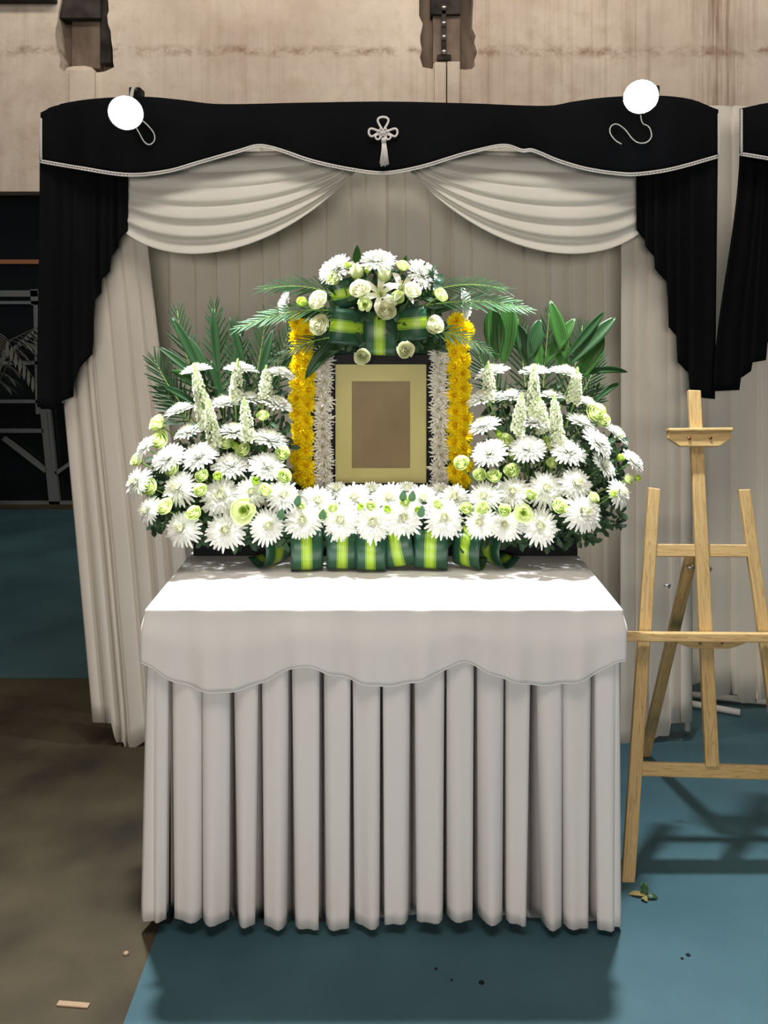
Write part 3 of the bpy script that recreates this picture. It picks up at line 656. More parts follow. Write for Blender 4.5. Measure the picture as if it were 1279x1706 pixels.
def calyx(r=0.16, h=0.14):
    mb = MB(); mb.lathe([(0.03, -h), (r*0.7, -h*0.7), (r, -h*0.1), (r*0.8, 0.10), (0.02, 0.2)], 8); return mb
RW = [8, 12, 16, 19, 22, 24, 26, 24]
MUM = [bloom(s, RW, W=0.19, dome=0.34, el1=12, irregular=0.09, droop=-0.35, incurve=0.9, L0=0.42).mesh('petals', M['mum']) for s in (1, 2, 3, 4)]
MUMF = [bloom(s, [8, 13, 17, 21, 24, 26, 24], W=0.165, el0=75, el1=-12, irregular=0.22, droop=-0.35, incurve=1.1).mesh('petals', M['mum']) for s in (11, 12, 13)]
MUMH = heart(5, 40, 0.19, 0.36, 0.24, 0.07).mesh('heart', M['mum_heart'])
MUMC = calyx().mesh('calyx', M['stem'])
POM = [bloom(s, [7, 10, 13, 15, 17, 17], W=0.22, dome=0.35, el0=80, el1=-20, nseg=3, irregular=0.12, droop=-0.4, incurve=0.8, L0=0.45).mesh('petals', M['yellow']) for s in (21, 22, 23)]
POMH = heart(6, 18, 0.15, 0.40, 0.32, 0.07).mesh('heart', M['yellow_heart'])
SPR = [bloom(s, [6, 9, 13, 15, 16], W=0.15, dome=0.22, el0=70, el1=-18, nseg=3, irregular=0.28, droop=-0.1, incurve=0.8, L0=0.45).mesh('petals', M['spray']) for s in (31, 32, 33)]
SPRH = heart(7, 14, 0.12, 0.22, 0.28, 0.07).mesh('heart', M['green_heart'])
def rose(seed, n, opn, H=1.5, inner=0.16, W=1.15):
    r = random.Random(seed); mb = MB()
    for i in range(n):
        t = i/(n-1); a0 = i*2.39996+r.uniform(-0.3, 0.3); Rb = lerp(inner, 0.95, t**0.8); hh = H*lerp(0.97, 0.80-0.28*opn, t); op = opn*t**1.2
        span = lerp(1.7, W, t); rows = []
        for iv in range(6):
            v = iv/5; row = []
            for ia in range(7):
                a = (ia/6*2-1); vv = v*(1-0.16*a*a*(1 if v > 0.3 else 0.2))
                prof = math.sin(min(1, vv*1.25+0.08)*PI/2)**0.8
                rr = Rb*prof*(1-0.28*(1-opn)*sps((vv-0.45)/0.55))+op*0.42*sps((vv-0.5)/0.5)
                rr *= 1+0.05*math.sin(a*5+i)*vv
                z = hh*vv-op*0.30*sps((vv-0.7)/0.3)
                th = a0+a*span; row.append(V((rr*math.cos(th), rr*math.sin(th), z+0.03*math.sin(a*7+i*2)*vv*opn)))
            rows.append(row)
        mb.grid(rows)
    return mb
ROSE = [rose(s, 15, 0.5, 1.6).mesh('petals', M['rose']) for s in (1, 2, 3)]
ROSET = rose(5, 11, 0.12, 2.1).mesh('petals', M['green_rose'])
EUS = [rose(s, 11, 0.45, 1.5).mesh('petals', M['lime']) for s in (6, 7)]
EUSO = rose(8, 8, 1.25, 1.2, inner=0.42).mesh('petals', M['lime'])
BUD = rose(9, 6, 0.0, 2.0, inner=0.3).mesh('petals', M['budgreen'])
def sepals():
    mb = MB()
    for k in range(5):
        a = k*2*PI/5; rd = V((math.cos(a), math.sin(a), 0)); e = 0.5; d = rd*math.cos(e)+V((0, 0, 1))*math.sin(e); up = V((0, 0, 1))*math.cos(e)-rd*math.sin(e)
        petal(mb, V((0, 0, -0.1)), d, up, 0.9, 0.3, 0.9, 0.2, 4)
    mb.lathe([(0.05, -0.3), (0.22, -0.18), (0.26, 0.0), (0.15, 0.12)], 8); return mb
SEP = sepals().mesh('sepals', M['pale_stem'])
EYE = heart(12, 12, 0.2, 0.5, 0.15, 0.12).mesh('heart', M['green_heart'])
def lily_mesh():
    mb = MB()
    for k in range(6):
        a = k*PI/3; rd = V((math.cos(a), math.sin(a), 0)); e = 1.15; d = rd*math.cos(e)+V((0, 0, 1))*math.sin(e); up = V((0, 0, 1))*math.cos(e)-rd*math.sin(e)
        petal(mb, rd*0.04, d, -up*-1, 1.35, 0.42 if k % 2 else 0.34, -1.7, 0.18, 8, tipr=0.3)
    return mb.mesh('petals', M['lily'])
LILY = lily_mesh()
mb = MB()
for k in range(6):
    a = k*PI/3+0.5; mb.tube([V((0, 0, 0.1)), V((0.1*math.cos(a), 0.1*math.sin(a), 0.5)), V((0.24*math.cos(a), 0.24*math.sin(a), 0.85))], 0.014, 5)
    mb.tube([V((0.24*math.cos(a)-0.05, 0.24*math.sin(a), 0.86)), V((0.24*math.cos(a)+0.05, 0.24*math.sin(a), 0.86))], 0.025, 5, m=1)
STAM = mb.mesh('stamens', [M['pale_stem'], M['pollen']])
def stock(seed, n=46):
    """flower spike, height 1 along +Z"""
    r = random.Random(seed); fl = MB(); bd_ = MB()
    for i in range(n):
        t = (i+0.5)/n; a = i*2.39996+r.uniform(-0.3, 0.3); rad = lerp(0.105, 0.04, t**2.5); z = t*0.86; sz = lerp(0.092, 0.055, t)*r.uniform(0.8, 1.25)
        rd = V((math.cos(a), math.sin(a), 0)); c = rd*rad+V((0, 0, z)); ax = (rd+V((0, 0, 0.35))).normalized()
        q = ax.to_track_quat('Z', 'Y')
        for lay in range(2):
            for k in range(4):
                b = k*PI/2+lay*0.8+r.uniform(-0.2, 0.2); e = 0.35+lay*0.6; rr = V((math.cos(b), math.sin(b), 0)); d = rr*math.cos(e)+V((0, 0, 1))*math.sin(e); up = V((0, 0, 1))*math.cos(e)-rr*math.sin(e)
                petal(fl, c, q @ d, q @ up, sz*(1-0.3*lay), sz*0.95, -0.5+0.7*lay, 0.12, 2, tipr=1.6)
    for i in range(14):
        a = i*2.39996; t = i/14; p = V((0.035*(1-t)*math.cos(a), 0.035*(1-t)*math.sin(a), 0.84+0.16*t)); o2 = V((math.cos(a)*0.014, math.sin(a)*0.014, 0.028))
        bd_.tube([p, p+o2*0.5, p+o2], [0.008, 0.014, 0.004], 5)
    return fl.mesh('florets', M['floret']), bd_.mesh('bud_tip', M['lime'])
STK = [stock(s) for s in (1, 2, 3)]

def put(me, name, parent, loc, n, scale, spin=None, label=None):
    o = bpy.data.objects.new(name, me); COL.objects.link(o); o.parent = parent; o.location = loc
    q = V(n).normalized().to_track_quat('Z', 'Y') @ Quaternion((0, 0, 1), R.uniform(0, 6.28) if spin is None else spin)
    o.rotation_mode = 'QUATERNION'; o.rotation_quaternion = q; o.scale = (scale,)*3 if not isinstance(scale, tuple) else scale
    if label: o['label'] = label
    return o
def stem_mesh(p0, p1, n, r, mt, k=7, sag=0.4):
    """stem from p0 (foam) to p1 (back of the bloom, whose axis is n)"""
    L = (p1-p0).length; mb = MB(); mb.tube([bez(p0, p0.lerp(p1, 0.35)+V((0, 0, L*0.12)), p1-n*L*sag, p1, t) for t in lin(0, 1, k)], r, 5, caps=False)
    return mb.mesh('stem', mt)
FL = []
def flower(kind, px, py, Y, wpx, n, foot, label, cat, group, spin=None):
    """kind: parts of a bloom; wpx = width of the bloom in px; foot = world point where its stem enters the foam"""
    n = V(n)
    if kind == 'rose': n.z += 0.35
    n = n.normalized(); c = P(px, py, Y); rad = wpx*0.5*Y/F
    names = {'mum': 'chrysanthemum', 'mumf': 'chrysanthemum', 'pom': 'yellow_chrysanthemum', 'spray': 'small_chrysanthemum', 'rose': 'rose', 'roset': 'rose', 'eus': 'lisianthus', 'euso': 'lisianthus', 'bud': 'flower_bud', 'lily': 'lily'}
    root = empty(names[kind], foot, label, cat, group); b = c-foot
    if kind in ('mum', 'mumf'):
        back = b-n*rad*0.25; sc = rad*1.03; sz = sc*(0.70 if kind == 'mum' else 0.8)
        put(R.choice(MUM if kind == 'mum' else MUMF), 'petals', root, back, n, (sc, sc, sz), spin); put(MUMH, 'heart', root, back+n*sc*0.05, n, (sc, sc, sc)); put(MUMC, 'calyx', root, back, n, sc)
    elif kind == 'pom':
        back = b-n*rad*0.3; put(R.choice(POM), 'petals', root, back, n, rad*1.05); put(POMH, 'heart', root, back, n, rad)
    elif kind == 'spray':
        back = b-n*rad*0.2; put(R.choice(SPR), 'petals', root, back, n, rad*1.1); put(SPRH, 'heart', root, back, n, rad)
    elif kind in ('rose', 'roset', 'eus', 'euso', 'bud'):
        k = {'rose': 0.86, 'roset': 1.0, 'eus': 0.9, 'euso': 0.74, 'bud': 1.0}[kind]; H = {'rose': 0.7, 'roset': 1.0, 'eus': 0.65, 'euso': 0.5, 'bud': 0.9}[kind]
        sc = rad*k; back = b-n*sc*H
        me = R.choice(ROSE) if kind == 'rose' else ROSET if kind == 'roset' else R.choice(EUS) if kind == 'eus' else EUSO if kind == 'euso' else BUD
        put(me, 'petals', root, back, n, sc, spin); put(SEP, 'sepals', root, back, n, sc)
        if kind == 'euso': put(EYE, 'heart', root, back, n, sc, label='dark green heart')
    elif kind == 'lily':
        back = b-n*rad*0.6; put(LILY, 'petals', root, back, n, rad, spin); put(STAM, 'stamens', root, back, n, rad)
    L = back.length
    if L > 0.012:
        o = bpy.data.objects.new('stem', stem_mesh(V((0, 0, 0)), back-n*rad*0.08, n, 0.0022 if kind not in ('bud', 'spray', 'pom') else 0.0014, M['pale_stem'] if kind in ('eus', 'euso', 'bud') else M['stem'], sag=0.3)); COL.objects.link(o); o.parent = root
    return root

# ================================================================ CONTAINERS
def planter(px0, px1, Y0, Y1, h, label, name='flower_tray'):
    a = P(px0, 900, Y0).x; b = P(px1, 900, Y0).x; root = empty(name, ((a+b)/2, (Y0+Y1)/2, TZ+0.0045), label, 'tray')
    hx = (b-a)/2; hy = (Y1-Y0)/2; mb = MB(); th = 0.004
    mb.box((-hx+0.006, -hy+0.006, 0), (hx-0.006, hy-0.006, th))
    for lo, hi in (((-hx, -hy, 0), (hx, -hy+th, h)), ((-hx, hy-th, 0), (hx, hy, h)), ((-hx, -hy, 0), (-hx+th, hy, h)), ((hx-th, -hy, 0), (hx, hy, h)), ((-hx-0.004, -hy-0.004, h-0.006), (hx+0.004, -hy+th, h)), ((-hx-0.004, -hy, h-0.006), (-hx+th, hy, h)), ((hx-th, -hy, h-0.006), (hx+0.004, hy, h))): mb.box(lo, hi)
    bevel(obj('tray_body', mb, M['black_plastic'], root, smooth=False), 0.0015, 1)
    mb = MB(); mb.box((-hx+0.008, -hy+0.008, th), (hx-0.008, hy-0.008, h+0.025)); bevel(obj('foam_block', mb, M['foam'], root, smooth=False), 0.006)
    return root
planter(322, 470, 2.60, 2.75, 0.055, 'black tray under the left fan of flowers')
planter(815, 962, 2.60, 2.75, 0.055, 'black tray under the right fan of flowers')
planter(482, 803, 2.60, 2.70, 0.045, 'black tray under the low flowers in front of the picture frame')
FOOT_L = P(395, 880, 2.67); FOOT_L.z = 0.885
FOOT_R = P(890, 880, 2.67); FOOT_R.z = 0.885
# stand behind the picture carrying frame and flower strips
SY = 2.715
st = empty('flower_stand', (0, SY+0.02, TZ), 'black stand behind the picture frame carrying the strips of flowers', 'stand')
def sbx(px0, py0, px1, py1, y0, y1, name, mt='black_plastic'):
    a = P(px0, py1, SY); b = P(px1, py0, SY); mb = MB(); mb.box((a.x, y0, a.z), (b.x, y1, b.z)); return bevel(child(obj(name, mb, M[mt], smooth=False), st), 0.002, 1)
zt_ = 0.0
pyt = HZ+(CH-(TZ+0.0045))*F/SY
for x0, x1 in ((488, 552), (722, 782)): sbx(x0, 535, x1, pyt, SY+0.005, SY+0.03, 'side_column', 'foam')
sbx(540, 560, 735, 590, SY, SY+0.035, 'top_bar', 'foam'); sbx(552, 816, 722, 828, SY-0.04, SY+0.03, 'shelf')
sbx(552, 592, 722, 816, SY+0.012, SY+0.024, 'back_board')

# picture frame
pf = empty('picture_frame', P(637, 815, SY-0.02), 'black picture frame with cream mat and blank brown picture in the middle', 'picture frame')
FY = SY-0.022
def fbx(px0, py0, px1, py1, y0, y1, name, mt, bv=0.002):
    a = P(px0, py1, FY); b = P(px1, py0, FY); mb = MB(); mb.box((a.x, y0, a.z), (b.x, y1, b.z)); return bevel(child(obj(name, mb, M[mt], smooth=False), pf), bv)
fbx(547, 590, 724, 607, FY-0.006, FY+0.012, 'frame_rail', 'frame_black'); fbx(547, 805, 724, 815, FY-0.006, FY+0.012, 'frame_rail', 'frame_black')
fbx(547, 607, 558.5, 805, FY-0.006, FY+0.012, 'frame_stile', 'frame_black'); fbx(710, 607, 724, 805, FY-0.006, FY+0.012, 'frame_stile', 'frame_black')
a0, a1 = P(558, 805, FY+0.004), P(710.5, 607, FY+0.004); c0, c1 = P(586, 780, FY+0.004), P(683, 635, FY+0.004)
mb = MB()
for lo, hi in (((a0.x, a0.z), (c0.x, a1.z)), ((c1.x, a0.z), (a1.x, a1.z)), ((c0.x, c1.z), (c1.x, a1.z)), ((c0.x, a0.z), (c1.x, c0.z))): mb.box((lo[0], FY+0.002, lo[1]), (hi[0], FY+0.005, hi[1]))
child(tag(obj('mat_board', mb, M['mat_board'], smooth=False), 'cream mat board'), pf)
mb = MB(); mb.box((c0.x-0.004, FY+0.0052, c0.z-0.004), (c1.x+0.004, FY+0.008, c1.z+0.004)); child(tag(obj('picture', mb, M['brown_print'], smooth=False), 'blank brown picture'), pf)

# ================================================================ FLOWERS: FANS
def fan(side, rows_m, limes, foot):
    cx0 = 375 if side == 'left' else 900; nr = len(rows_m)
    for ri, (Y, tilt, rows) in enumerate(rows_m):
        rows = sorted(rows); n = len(rows)
        for i, f in enumerate(rows):
            px, py, wd = f[:3]; lean = f[3] if len(f) > 3 else (px-cx0)/260.0
            tl = math.radians(f[4] if len(f) > 4 else tilt)
            nv = V((lean, -math.sin(tl), math.cos(tl)))
            rn = 'top row' if ri == 0 else 'bottom row' if ri == nr-1 else ORD[ri]+' row down'
            kind = 'mumf' if tl > 1.0 else 'mum'
            yy = Y-0.03*abs(px-cx0)/160 if ri > 2 else Y
            how = {0: 'seen edge-on', 1: 'seen edge-on', 2: 'cupped upward', 3: 'tilted to the front', 4: 'facing forward', 5: 'facing forward'}[ri]
            ft = foot+V(((px-cx0)*0.00022, R.uniform(-0.04, 0.04), R.uniform(-0.03, 0.0)))
            flower(kind, px, py, yy, wd*1.0, nv, ft, f'white chrysanthemum, {ordl(i, n)} in the {rn} of the {side} fan', 'flower', f'white chrysanthemums in the {side} fan')
    limes = sorted(limes); n = len(limes)
    for i, (px, py, wd, kd) in enumerate(limes):
        Y = lerp(2.55, 2.40, sps((py-700)/160)); lean = (px-cx0)/220
        nv = V((lean*0.7+R.uniform(-0.3, 0.3), -0.8+R.uniform(-0.2, 0.3), 0.55)) if kd != 'euso' else V((lean*0.3, -1, 0.15))
        ft = foot+V(((px-cx0)*0.00022, R.uniform(-0.04, 0.04), R.uniform(-0.03, 0.0)))
        nm = 'small lime-green bud' if kd == 'bud' else 'open lime-white lisianthus with dark heart' if kd == 'euso' else 'lime-white lisianthus'
        # where it stands: nearest white bloom height band
        band = 'high up' if py < 745 else 'halfway up' if py < 805 else 'low down'
        LAB.setdefault((side, nm, band), []).append((px, py, Y, wd*1.18, nv, ft, kd))
LAB = {}
rows_left = [
 (2.61, 2, [(327.5, 614.5, 52), (400.6, 613, 56), (469.7, 621, 50)]),
 (2.585, 6, [(299.6, 681, 54), (371, 670, 56), (416.6, 662, 48), (461.8, 671, 57)]),
 (2.545, 14, [(314, 717, 50), (390, 716, 58), (450, 729, 64)]),
 (2.50, 36, [(240, 744, 44, -1.0), (278, 761, 60), (331.5, 757, 63), (384.7, 773, 60), (445.8, 775, 62)]),
 (2.455, 60, [(224, 802, 54, -0.9), (295.6, 811, 62), (367.4, 824.5, 68), (418, 819, 56), (472, 824, 58)]),
 (2.42, 68, [(243, 850, 46, -0.7), (301, 880, 62), (375, 883, 68), (446, 876, 60)])]
limes_left = [(262, 706, 32, 'eus'), (265, 734, 35, 'eus'), (228, 767, 25, 'eus'), (286, 782, 28, 'eus'), (337, 793, 24, 'eus'), (333, 817, 24, 'eus'), (250.5, 811, 30, 'eus'), (232, 812, 17, 'bud'),
 (274, 845, 31, 'eus'), (322, 855, 27, 'eus'), (406, 850, 38, 'euso'), (376.7, 737, 27, 'eus'), (406, 750, 26, 'eus'), (392, 743, 13, 'bud'), (471, 756, 26, 'eus'), (473, 794, 26, 'eus'), (362, 794, 16, 'bud'), (425, 802, 16, 'bud'), (443, 817, 25, 'eus'), (438, 693, 22, 'eus')]
rows_right = [
 (2.61, 2, [(819, 618, 58), (890.6, 617, 54), (941, 618, 54)]),
 (2.585, 6, [(804.7, 661, 60), (852.6, 658, 52), (920, 657, 44), (979, 671, 50, 0.55)]),
 (2.545, 14, [(806, 706, 56), (889, 700, 52), (970.8, 702, 54, 0.45), (1027, 721, 50, 0.8)]),
 (2.50, 36, [(814.6, 752, 60), (878, 745, 62), (948, 750, 62), (997.5, 735, 58, 0.7), (1007, 774, 50, 0.8), (1056.6, 767, 46, 0.9)]),
 (2.455, 60, [(806, 825, 54), (854, 818, 56), (910, 812, 64), (961, 804, 58), (1035.5, 820, 50, 0.8)]),
 (2.42, 68, [(799, 870, 56), (841, 874, 56), (900, 876, 64), (973.6, 852, 70, 0.25)])]
limes_right = [(842.7, 735, 27, 'eus'), (830, 723, 12, 'bud'), (855, 757, 19, 'eus'), (917, 738, 29, 'eus'), (913, 700, 15, 'bud'), (920, 771, 20, 'eus'), (852.6, 784, 28, 'eus'), (799, 792, 24, 'eus'), (822, 793, 26, 'eus'), (885, 823, 21, 'eus'),
 (872, 854, 28, 'euso'), (931, 843, 29, 'eus'), (989, 828, 20, 'eus'), (993, 688, 36, 'eus'), (1003, 700, 28, 'eus'), (1047, 798, 19, 'eus'), (1062, 797, 11, 'bud'), (1021, 823, 14, 'bud'), (1033, 728, 13, 'bud'), (1033, 762, 14, 'bud'), (768, 772, 28, 'eus'), (804, 845, 24, 'eus'), (840, 851, 23, 'eus')]
fan('left', rows_left, limes_left, FOOT_L); fan('right', rows_right, limes_right, FOOT_R)
for (side, nm, band), L in LAB.items():
    n = len(L)
    for i, (px, py, Y, wd, nv, ft, kd) in enumerate(L):
        w_ = '' if n == 1 else (', ' + ordl(i, n))
        flower(kd, px, py, Y, wd, nv, ft, f'{nm} {band} in the {side} fan{w_}', 'flower', f'lime-green flowers in the {side} fan')

# centre rows in front of the frame
def crow(lst, Y, tilt, rn, kind='mumf'):
    n = len(lst)
    for i, (px, py, wd) in enumerate(sorted(lst)):
        tl = math.radians(tilt); ft = V((P(px, py, 2.65).x*0.97, 2.65+R.uniform(-0.02, 0.02), TZ+0.06))
        flower(kind, px, py, Y, wd, V((R.uniform(-0.15, 0.15), -math.sin(tl), math.cos(tl))), ft, f'white chrysanthemum {ordl(i, n)} in the {rn} before the picture', 'flower', 'white chrysanthemums before the picture frame')
crow([(504, 866, 64), (567, 866, 64), (621, 870, 66), (672, 862, 66), (740, 863, 66)], 2.42, 66, 'front row')
crow([(529, 833, 62), (590, 828, 60), (648, 828, 64), (704, 830, 58), (757, 829, 58)], 2.49, 48, 'second row')
crow([(494, 828, 44), (560, 815, 44), (618, 816, 44), (678, 815, 44), (735, 816, 42)], 2.57, 32, 'back row')
cl = [(555, 846, 20), (500, 842, 18), (537, 858, 20), (617, 842, 20), (645, 848, 15), (675, 835, 22), (730, 840, 20), (777, 848, 24), (776, 880, 13), (600, 845, 14), (697, 850, 14)]
for i, (px, py, wd) in enumerate(sorted(cl)):
    flower('eus' if wd > 16 else 'bud', px, py, 2.43, wd*1.1, V((R.uniform(-.3, .3), -0.8, 0.6)), V((P(px, py, 2.64).x, 2.64, TZ+0.06)), f'small lime bloom {ordl(i, len(cl))} among the white flowers before the picture', 'flower', 'lime blooms before the picture frame')

# stock spikes
def spike(px0, py0, px1, py1, Y, foot, label, grp, wd=1.0):
    b = P(px0, py0, Y); tp = P(px1, py1, Y-0.01); ax = (tp-b); L = ax.length; root = empty('stock_flower', foot, label, 'flower', grp)
    fl, bt = R.choice(STK); s2 = L; rr = max(0.9, 0.15*wd/L)
    for me, nm in ((fl, 'florets'), (bt, 'bud_tip')):
        o = put(me, nm, root, b-foot, ax, (s2*rr*0.95, s2*rr*0.95, s2))
    mb = MB(); mb.tube([V((0, 0, 0)), (b-foot)*0.6+V((0, 0, 0.02)), b-foot, tp-foot], 0.003, 5); obj('stem', mb, M['pale_stem'], root)
for side, foot, L in (('left', FOOT_L, [(346, 715, 323, 606, 2.555), (358, 745, 346, 665, 2.52), (392, 668, 396, 598, 2.58), (441, 665, 444, 608, 2.58), (414, 735, 406, 662, 2.52)]),
                      ('right', FOOT_R, [(815, 668, 813, 602, 2.57), (888, 695, 890, 607, 2.56), (956, 672, 962, 612, 2.57), (930, 742, 922, 655, 2.51), (862, 722, 869, 655, 2.52), (905, 720, 898, 660, 2.54)])):
    L = sorted(L); n = len(L)
    for i, (a, b, c, d, Y) in enumerate(L):
        spike(a, b, c, d, Y, foot+V(((a-(375 if side == 'left' else 900))*0.0002, 0, 0)), f'white stock flower spike, {ordl(i, n)} of those in the {side} fan', f'stock spikes in the {side} fan')

# strips of small flowers beside the picture
def strip(kind, x0, x1, y0, y1, step, side, nm, grp):
    i = 0; y = y0; items = []
    while y < y1:
        for c in range(1 if (x1-x0) < 30 else 2):
            x = (x0+x1)/2+((c-0.5)*(x1-x0)*0.45 if (x1-x0) >= 30 else 0)+R.uniform(-2, 2)+(3 if i % 2 else -3)*(0.5 if (x1-x0) < 30 else 0); items.append((x, y+(step*0.5 if c else 0)+R.uniform(-2, 2)))
        y += step; i += 1
    items.sort(key=lambda p: p[1]); 
    for k, (x, y) in enumerate(items):
        wd = (36 if kind == 'pom' else 34)*R.uniform(0.92, 1.12); nx = R.uniform(-0.25, 0.25)+(0.35 if x > (x0+x1)/2+2 else -0.35 if x < (x0+x1)/2-2 else 0)
        Y = 2.665; ft = P(x, y, 2.713); where = {0: 'topmost', len(items)-1: 'lowest'}.get(k, (ORD[k] if k < 22 else '') + ' from the top')
        if k >= 22: where = ORD[len(items)-1-k]+' from the bottom'
        flower(kind, x, y, Y, wd, V((nx, -1, R.uniform(-0.1, 0.4))), ft, f'{nm}, {where} in the {side} strip', 'flower', grp)
strip('pom', 486, 521, 538, 812, 25, 'left', 'small yellow chrysanthemum', 'yellow chrysanthemums in the left strip')
strip('pom', 748, 782, 535, 806, 25, 'right', 'small yellow chrysanthemum', 'yellow chrysanthemums in the right strip')
strip('spray', 527, 550, 590, 822, 15.5, 'left', 'small white chrysanthemum', 'small white chrysanthemums left of the picture')
strip('spray', 720, 745, 590, 822, 15.5, 'right', 'small white chrysanthemum', 'small white chrysanthemums right of the picture')
for i, x in enumerate(lin(562, 712, 8)):
    flower('spray', x, 815+R.uniform(-2, 2), 2.665, 24, V((R.uniform(-.2, .2), -0.6, 0.8)), P(x, 822, 2.70), f'small white chrysanthemum, {ordl(i, 8)} along the lower edge of the frame', 'flower', 'small white chrysanthemums under the picture')

# ================================================================ TOP ARRANGEMENT
FT = P(640, 560, 2.70)
bl = tag(obj('foam_brick', (lambda m_: (m_.box(tuple(P(590, 578, 2.705)+V((0, -0.035, 0))), tuple(P(690, 480, 2.705)+V((0, 0.04, 0)))), m_)[1])(MB()), M['foam'], smooth=False), 'dark green foam block inside the arrangement on top of the picture frame', 'floral foam')
top = [('mum', 557, 446, 58, (-0.5, -0.7, 0.7), 'white chrysanthemum at the upper left of the top arrangement'),
 ('mum', 629, 432, 60, (0, -0.55, 0.8), 'white chrysanthemum at the crown of the top arrangement'),
 ('mum', 706, 455, 56, (0.5, -0.7, 0.6), 'white chrysanthemum at the upper right of the top arrangement'),
 ('mum', 474, 508, 52, (-1, -0.25, 0.1), 'white chrysanthemum seen edge-on at the left end of the top arrangement'),
 ('mum', 776, 507, 52, (1, -0.25, 0.1), 'white chrysanthemum seen edge-on at the right end of the top arrangement'),
 ('rose', 530.4, 500, 37, (-0.5, -1, 0.3), 'cream rose at the left of the top arrangement, upper of two'),
 ('rose', 532, 542, 38, (-0.4, -1, -0.1), 'cream rose at the left of the top arrangement, lower of two'),
 ('rose', 599.5, 482, 38, (-0.2, -1, 0.25), 'cream rose beside the lily, left of the centre'),
 ('rose', 643, 518, 38, (0, -1, 0.0), 'frilled cream rose at the centre above the striped leaf loop'),
 ('rose', 687, 484, 33, (0.3, -1, 0.4), 'pale cream rose right of the lily'),
 ('rose', 723.5, 542, 36, (0.5, -1, 0), 'cream rose at the right over the yellow strip'),
 ('rose', 674.7, 583, 32, (0.1, -1, -0.2), 'cream rose hanging over the top right of the frame'),
 ('rose', 603.6, 594, 30, (0.0, -1, -0.4), 'cream rose hanging over the top left of the picture frame'),
 ('eus', 734, 492, 26, (0.6, -0.8, 0.4), 'lime-white bloom at the right shoulder of the top arrangement'),
 ('eus', 670.6, 443, 25, (0.2, -0.6, 0.8), 'lime-white bloom near the crown, right of the tall rose'),
 ('eus', 555, 464, 27, (-0.4, -0.9, 0.3), 'lime-white bloom under the upper left chrysanthemum'),
 ('bud', 504, 503, 21, (-0.5, -0.8, 0.4), 'round lime bud at the left between chrysanthemum and rose'),
 ('bud', 579, 443, 14, (-0.2, -0.6, 0.8), 'small green bud beside the upper left chrysanthemum'),
 ('roset', 594, 452, 26, (-0.15, -0.35, 1), 'tall greenish rose left of the crown'),
 ('bud', 612, 450, 15, (0, -0.3, 1), 'slim lime bud beside the tall greenish rose'),
 ('roset', 640, 457, 27, (0.05, -0.35, 1), 'tall pale green rose standing at the centre of the crown'),
 ('eus', 661, 495, 25, (0.1, -1, 0.2), 'round pale green bloom between the centre roses'),
 ('euso', 607, 508, 24, (-0.1, -1, 0), 'small open bloom with dark heart below the left rose'),
 ('lily', 632, 486, 62, (-0.15, -0.85, 0.35), 'white lily with spreading petals in the middle of the top arrangement'),
 ('lily', 672, 478, 56, (0.3, -0.75, 0.5), 'white lily partly hidden behind the right cream rose')]
for k, x, y, wd, n, lab in top:
    Y = {'mum': 2.64, 'lily': 2.60}.get(k, 2.585)
    if y < 470 and k != 'mum': Y = 2.62
    if y > 570: Y = 2.59
    flower(k, x, y, Y, wd*(1.14 if k in ('rose', 'eus', 'roset') else 1.05), n, FT+V((P(x, y, 2.7)-FT).x*V((0.3, 0, 0))), lab, 'flower', 'flowers in the arrangement on top of the frame')

# ================================================================ LEAVES
def blade(name, base, tip, wd, arch, label, grp, mt='leaf', nrm=V((0, -1, 0.3)), fold=0.18, wave=0.0, tipw=0.0, peak=0.45, parent=None, twist=0.0):
    """long leaf from base to tip, arching by vector arch, broadest at peak"""
    mb = MB(); rows = []; n = 12
    for i in range(n+1):
        t = i/n; p = base.lerp(tip, t)+arch*math.sin(PI*t)*1.0; 
        p2 = base.lerp(tip, min(1, t+0.02))+arch*math.sin(PI*min(1, t+0.02)); tg = (p2-p).normalized() if t < 1 else tg
        wv_ = wd*(math.sin(PI*min(1, (t/peak*0.5 if t < peak else 0.5+(t-peak)/(1-peak)*0.5))))**0.8+0.0012
        nn = V(nrm); nn.rotate(Quaternion(tg, twist*t)); sd = tg.cross(nn).normalized(); up = sd.cross(tg).normalized()
        if t > 0.985: wv_ = 0.0008
        rows.append([p-sd*wv_*0.5+up*wv_*fold+up*wave*math.sin(t*17), p-sd*wv_*0.25+up*wv_*fold*0.4, p, p+sd*wv_*0.25+up*wv_*fold*0.4, p+sd*wv_*0.5+up*wv_*fold+up*wave*math.cos(t*15)])
    mb.grid(rows); o = obj(name, mb, M[mt]); solid(o, 0.0006)
    if parent: o.parent = parent
    elif label: tag(o, label, 'leaf', grp)
    return o
